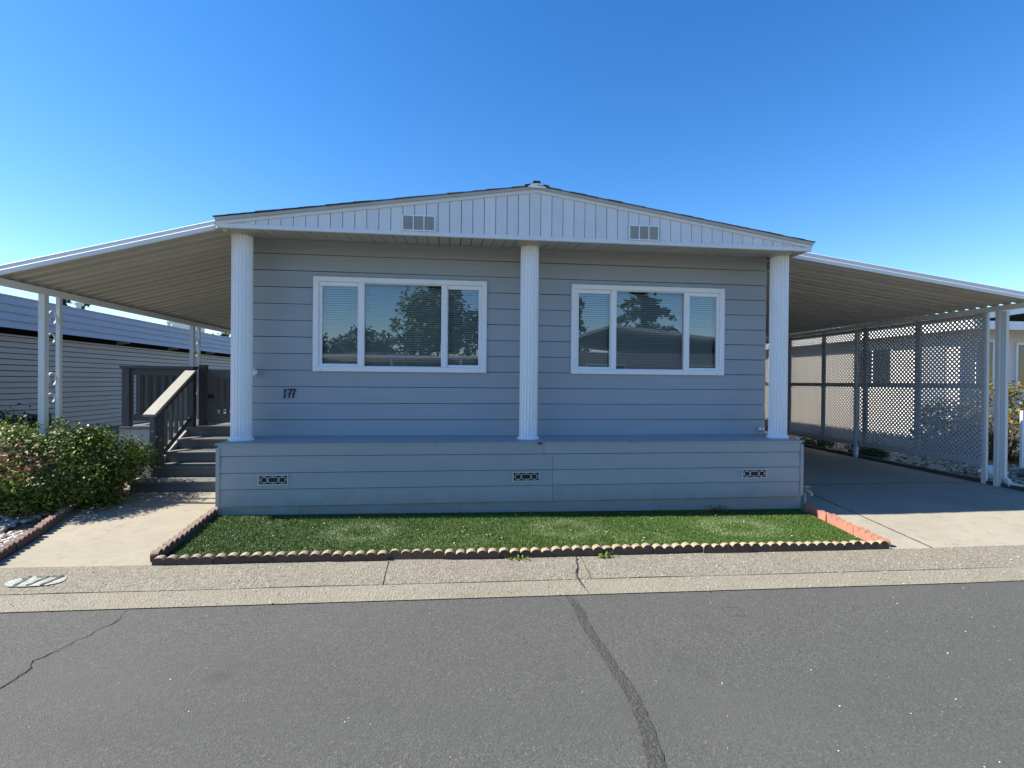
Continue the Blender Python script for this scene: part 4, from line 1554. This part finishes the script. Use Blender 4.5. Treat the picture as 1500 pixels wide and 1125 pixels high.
MB().box(NXL - 5.5, NXL + 0.02, NY0 - 0.1, NY1, zmt - 0.03, zmt).build('roof', M['nbmetal'], nl)
MB().box(NXL - 5.4, NXL - 5.3, NY0, NY1, -0.05, zmt - 0.03).build('far_wall', M['nbsiding'], nl)
MB().box(NXL - 5.3, NXL - 0.05, NY0, NY0 + 0.08, -0.05, zmt - 0.03).build('end_wall', M['nbsiding'], nl)
MB().box(NXL - 0.9, NXL - 0.8, NY0 + 0.1, NY1, 1.5, zmt - 0.03).build('inner_wall', M['dark'], nl)
for y in np.arange(1.5, 26, 2.45):
    m = MB()
    m.prism([(NXL - 0.02, 2.265), (NXL + 0.28, 2.31), (NXL + 0.26, 2.36), (NXL - 0.02, 2.36)], lambda p, q, t: (p, t, q), y, y + 0.05)
    m.build('bracket', M['nbsiding'], nl)
for yv in (17.5,):
    c = MB().box(NXL - 2.9, NXL - 2.0, yv - 0.5, yv + 0.5, zmt, zmt + 0.75).build('roof_cooler', M['ventgrey'], nl, bevel=0.03)
for yv in (9.5, 14.0, 21.0, 24.0):
    MB().lathe([(0.06, 0), (0.06, 0.35), (0.12, 0.36), (0.12, 0.42), (0.02, 0.48)], (NXL - 1.4, yv, zmt), 12).build('roof_vent', M['steel'], nl)

# low dark shrubs along the neighbour's wall
for i, (x, y, r) in enumerate(((-9.1, 5.0, 0.45), (-9.1, 4.0, 0.5))):
    shrub('wall_shrub', 'dark leafy shrub growing at the foot of the ribbed wall', 'shrub', (x, y, gz(x, y)), (r, r, 0.5 + 0.12 * (i % 2)), 90, 26, 0.06, 'treeleaf', 'shrubs along the ribbed wall', spread=0.09)

# ------------------------------------------------------------------ neighbour on the right
nr = thing('neighbour_bungalow', 'cream neighbouring home with white roof edge seen past the lattice', 'house', (12.5, 9, gz(9, 5)))
RX, RY = 9.3, 3.2
MB().box(RX, RX + 6.5, RY, 24, -0.1, 2.50).build('wall', M['stucco'], nr)
m = MB()
m.prism([(RX - 0.32, 2.60), (RX + 3.3, 3.15), (RX + 7.1, 2.60), (RX + 7.1, 2.72), (RX + 3.3, 3.28), (RX - 0.32, 2.72)], lambda p, q, t: (p, t, q), RY - 0.55, 24.3)
m.build('roof', M['white'], nr)
MB().box(RX - 0.33, RX - 0.29, RY - 0.55, 24.3, 2.44, 2.62).build('side_fascia', M['white'], nr)
MB().box(RX - 0.285, RX + 7.1, RY - 0.56, RY - 0.52, 2.44, 2.60).build('front_fascia', M['white'], nr)
MB().box(RX - 0.28, RX + 7.0, RY - 0.51, 24, 2.495, 2.515).build('soffit', M['soffit'], nr)


def nb_window(x0, x1, y0, y1, z0, z1, side, nx=2):
    if side:
        f = MB().box(RX - 0.03, RX + 0.01, y0, y1, z0, z1).build('window', M['white'], nr)
        for k in range(nx):
            ya = y0 + 0.05 + (y1 - y0 - 0.05) * k / nx
            yb = y0 + (y1 - y0 - 0.05) * (k + 1) / nx
            MB().box(RX - 0.036, RX - 0.02, ya, yb, z0 + 0.05, z1 - 0.05).build('pane', M['nbglass'], f)
    else:
        f = MB().box(x0, x1, RY - 0.03, RY + 0.01, z0, z1).build('window', M['white'], nr)
        for k in range(nx):
            xa = x0 + 0.05 + (x1 - x0 - 0.05) * k / nx
            xb = x0 + (x1 - x0 - 0.05) * (k + 1) / nx
            MB().box(xa, xb, RY - 0.036, RY - 0.02, z0 + 0.05, z1 - 0.05).build('pane', M['nbglass'], f)


nb_window(0, 0, 4.75, 5.85, 1.35, 2.25, True)
nb_window(0, 0, 8.2, 9.4, 1.35, 2.25, True)
nb_window(0, 0, 12.2, 13.4, 1.35, 2.25, True)
dn = MB().box(RX - 0.03, RX + 0.01, 3.50, 4.0, 0.05, 2.2).build('door', M['nbmetal'], nr)
MB().lathe([(0.02, 0), (0.03, 0.02), (0.02, 0.05)], (RX - 0.05, 3.56, 1.05), 10).build('handle', M['steel'], dn)
nb_window(9.62, 10.05, 0, 0, 1.25, 2.3, False, 1)
nb_window(10.55, 12.0, 0, 0, 1.25, 2.25, False, 2)

# white metal garden rail and shrubs at the right edge
fr = thing('garden_rail', 'low white metal garden rail in front of the cream home', 'railing', (9.4, 1.6, gz(9, 1.6)))
for x in np.arange(8.7, 12.0, 0.62):
    MB().box(x - 0.018, x + 0.018, 1.58, 1.62, gz(9, 1.6) - 0.03, 0.95).build('rail_post', M['white'], fr)
for z in (0.30, 0.60, 0.92):
    MB().box(8.7, 11.9, 1.585, 1.615, z, z + 0.03).build('rail', M['white'], fr)
for i, (x, y, r, h, mt, lab) in enumerate(((9.25, 2.35, 0.52, 1.45, 'rustleaf', 'rusty orange and green shrub in front of the cream home'),
                                           (8.75, 3.0, 0.40, 1.1, 'treeleaf', 'dark green shrub beside the cream wall behind the lattice'),
                                           (10.4, 2.3, 0.55, 1.3, 'rustleaf', 'wide orange tinged shrub under the front window of the cream home'))):
    shrub('garden_shrub', lab, 'shrub', (x, y, gz(x, y)), (r, r, h), 130, 30, 0.06, mt, spread=0.09)
for i, (x, y, lab) in enumerate(((7.02, 4.3, 'low dark green plant behind the far lattice panels'), (7.0, 2.9, 'low leafy plant on the gravel by the middle carport post'))):
    shrub('ground_plant', lab, 'plant', (x, y, gz(x, y)), (0.26, 0.5 - 0.2 * i, 0.26), 60, 22, 0.045, 'treeleaf', spread=0.05)
stn = thing('garden_rocks', 'pile of pale and dark rocks by the white garden rail', 'rocks', (8.0, 0.9, gz(8, 0.9)))
for i in range(9):
    x, y, s = random.uniform(7.3, 8.9), random.uniform(0.4, 1.3), random.uniform(0.08, 0.18)
    m = MB()
    prof = [(s * 0.7, -0.05), (s, s * 0.25), (s * 0.85, s * 0.6), (s * 0.4, s * 0.85)]
    m.lathe(prof, (x, y, gz(x, y)), 9)
    m.v = [(a + random.uniform(-.12, .12) * s, b + random.uniform(-.12, .12) * s, c + random.uniform(-.1, .1) * s) for a, b, c in m.v]
    m.build('rock', M['kerb'] if i % 3 else M['white'], stn)


# ------------------------------------------------------------------ trees
def tree(name, label, c, trunk_h, lobes, nleaf, lsize, mat='treeleaf', group=None, cat='tree', tr=0.16):
    root = thing(name, label, cat, c, group)
    m = MB()
    top = Vector((c[0], c[1], c[2] + trunk_h))
    m.tube([(c[0], c[1], c[2] - 0.1), (c[0] + 0.05, c[1], c[2] + trunk_h * 0.5), top], [tr, tr * 0.75, tr * 0.5], 9)
    for lx, ly, lz, rx, ry, rz in lobes:
        m.tube([top - Vector((0, 0, trunk_h * 0.25)), (c[0] + lx * 0.5, c[1] + ly * 0.5, c[2] + (trunk_h + lz) * 0.5), (c[0] + lx, c[1] + ly, c[2] + lz)],
               [tr * 0.5, tr * 0.3, 0.02], 6)
    m.build('trunk', M['trunk'], root)
    Ps, Ns, T = [], [], []
    vol = [l[3] * l[4] * l[5] for l in lobes]
    for l, v in zip(lobes, vol):
        n = int(nleaf * v / sum(vol))
        ncl = max(6, n // 28)
        d = dirs(ncl)
        d /= np.linalg.norm(d, axis=1, keepdims=True)
        k = rng.random(ncl) ** 0.4
        CC = np.array([c[0] + l[0], c[1] + l[1], c[2] + l[2]]) + d * np.array(l[3:6]) * k[:, None]
        ii = rng.integers(0, ncl, n)
        Ps.append(CC[ii] + rng.normal(size=(n, 3)) * min(l[3:6]) * 0.13)
        Ns.append(d[ii] + dirs(n) + np.array([0, 0, 0.4]))
        ct = rng.random(ncl)
        T.append(np.clip(0.5 * ct[ii] + 0.5 * rng.random(n), 0, 1))
    P = np.concatenate(Ps)
    quads(P, np.concatenate(Ns), lsize * (0.6 + 0.8 * rng.random(len(P))), np.concatenate(T), 'crown', M[mat], root, 0.7)
    return root


def conifer(name, label, c, h, r, nleaf, mat='coniferleaf', group=None, tip=0.03, lsize=0.3, bare=0.12, shape=1.0):
    root = thing(name, label, 'tree', c, group)
    MB().tube([(c[0], c[1], c[2] - 0.1), (c[0], c[1], c[2] + h * 0.97)], [0.03 * h * 0.6, 0.02], 8).build('trunk', M['trunk'], root)
    n = nleaf
    nb = max(20, n // 40)
    t = bare + (1 - bare) * rng.random(nb) ** 1.2
    a = rng.random(nb) * 6.28
    L = (tip + r * (1 - t) ** shape) * (0.7 + 0.5 * rng.random(nb))
    ii = rng.integers(0, nb, n)
    f = rng.random(n) ** 0.6
    P = np.stack([c[0] + np.cos(a[ii]) * L[ii] * f, c[1] + np.sin(a[ii]) * L[ii] * f, c[2] + h * t[ii] - 0.12 * L[ii] * f], 1)
    P += rng.normal(size=(n, 3)) * lsize * 0.35
    quads(P, dirs(n, 0.5), lsize * (0.6 + 0.8 * rng.random(n)), np.clip(0.3 * rng.random(n) + 0.7 * rng.random(nb)[ii], 0, 1), 'crown', M[mat], root, 0.5)
    return root


# far cypresses and tree tops beyond the left neighbour
conifer('cypress_tree', 'narrow dark cypress rising behind the metal mansard, beside its twin', (-39.9, 50.0, 0), 10.3, 0.75, 1800, group='cypresses behind the mansard roof', tip=0.15, lsize=0.35, bare=0.02, shape=0.45)
conifer('cypress_tree', 'narrow dark cypress rising behind the metal mansard, beside its twin', (-38.6, 50.5, 0), 10.0, 0.75, 1800, group='cypresses behind the mansard roof', tip=0.15, lsize=0.35, bare=0.02, shape=0.45)
tree('distant_tree', 'dark round tree top showing under the far end of the patio awning', (-22.6, 46.0, 0), 2.5, [(0, 0, 4.2, 1.3, 1.3, 1.7), (0.7, 0, 3.6, 1.0, 1.0, 1.2)], 1800, 0.35)
tree('distant_tree', 'pale open tree rising above the white roof of the cream home', (27, 24, 0), 3.5, [(0, 0, 5.2, 2.0, 2.0, 1.3), (1.5, 0, 4.8, 1.6, 1.6, 1.1), (-1.4, 0.5, 5.0, 1.4, 1.4, 1.0)], 2600, 0.30)

# across the street (mirrored in the windows)
tree('street_tree', 'large round tree across the street', (-1.9, -27, -0.05), 2.6,
     [(0, 0, 5.4, 2.4, 2.2, 2.4), (1.3, 0, 4.5, 1.9, 1.8, 1.7), (-1.2, 0.3, 4.4, 1.7, 1.7, 1.6), (0.4, 0, 7.0, 1.3, 1.3, 1.0)], 7000, 0.26)
tree('street_tree', 'low spreading tree across the street left of the round tree', (-6.6, -27, -0.05), 1.8, [(0, 0, 3.5, 1.9, 1.7, 1.3), (1.5, 0, 3.2, 1.5, 1.4, 1.1), (-1.9, 0, 3.1, 1.6, 1.5, 1.1)], 4500, 0.24)
tree('street_tree', 'thin wispy tree across the street', (-11.5, -26, -0.05), 2.0, [(0, 0, 4.0, 1.4, 1.4, 1.3), (1.8, 0, 3.6, 1.1, 1.1, 1.1), (-1.5, 0, 3.7, 1.2, 1.2, 1.2)], 3000, 0.24)
conifer('pine_tree', 'tall pine across the street behind the opposite home', (12.6, -29, -0.05), 12.5, 3.6, 6000, lsize=0.34)
conifer('pine_tree', 'shorter pine across the street', (8.6, -33, -0.05), 9.6, 2.2, 3200, lsize=0.34)
conifer('pine_tree', 'slim pine across the street', (4.6, -33, -0.05), 9.2, 1.6, 2600, lsize=0.34)
oh = thing('opposite_home', 'pale mobile home across the street with low pitched roof', 'house', (9, -20, -0.05))
MB().box(3.5, 15.5, -26, -16, -0.1, 2.7).build('wall', M['nbsiding'], oh)
m = MB()
m.prism([(2.9, 2.72), (6.0, 3.75), (16.1, 2.75), (16.1, 2.87), (6.0, 3.88), (2.9, 2.84)], lambda p, q, t: (p, t, q), -26.4, -15.5)
m.build('roof', M['ventgrey'], oh)
for x0 in (5, 9.5, 12.5):
    w_ = MB().box(x0, x0 + 1.8, -16.0, -15.97, 1.1, 2.2).build('window', M['white'], oh)
    MB().box(x0 + 0.07, x0 + 1.73, -15.97, -15.955, 1.17, 2.13).build('pane', M['nbglass'], w_)
oc = thing('opposite_carport', 'flat white carport across the street', 'carport', (-2, -18, -0.05))
MB().box(-6.5, 2.6, -21, -15.5, 2.32, 2.42).build('roof', M['white'], oc)
for x in (-6.3, -3.4, -0.5, 2.4):
    MB().box(x - 0.05, x + 0.05, -15.75, -15.65, -0.08, 2.32).build('post', M['post'], oc)
    MB().box(x - 0.05, x + 0.05, -20.8, -20.7, -0.08, 2.32).build('post', M['post'], oc)
oh2 = thing('opposite_home', 'unseen dark home added behind the flat carport across the street', 'house', (-3, -24, -0.05))
MB().box(-14, 3.2, -25.5, -21.3, -0.1, 2.4).build('wall', M['stair'], oh2)  # added dark wall, out of view, to darken the window reflection below the carport
m = MB()
m.prism([(-14.3, 2.4), (3.4, 2.4), (3.4, 2.5), (-5.0, 2.85), (-14.3, 2.5)], lambda p, q, t: (p, t, q), -25.8, -21.1)
m.build('roof', M['shingle'], oh2)
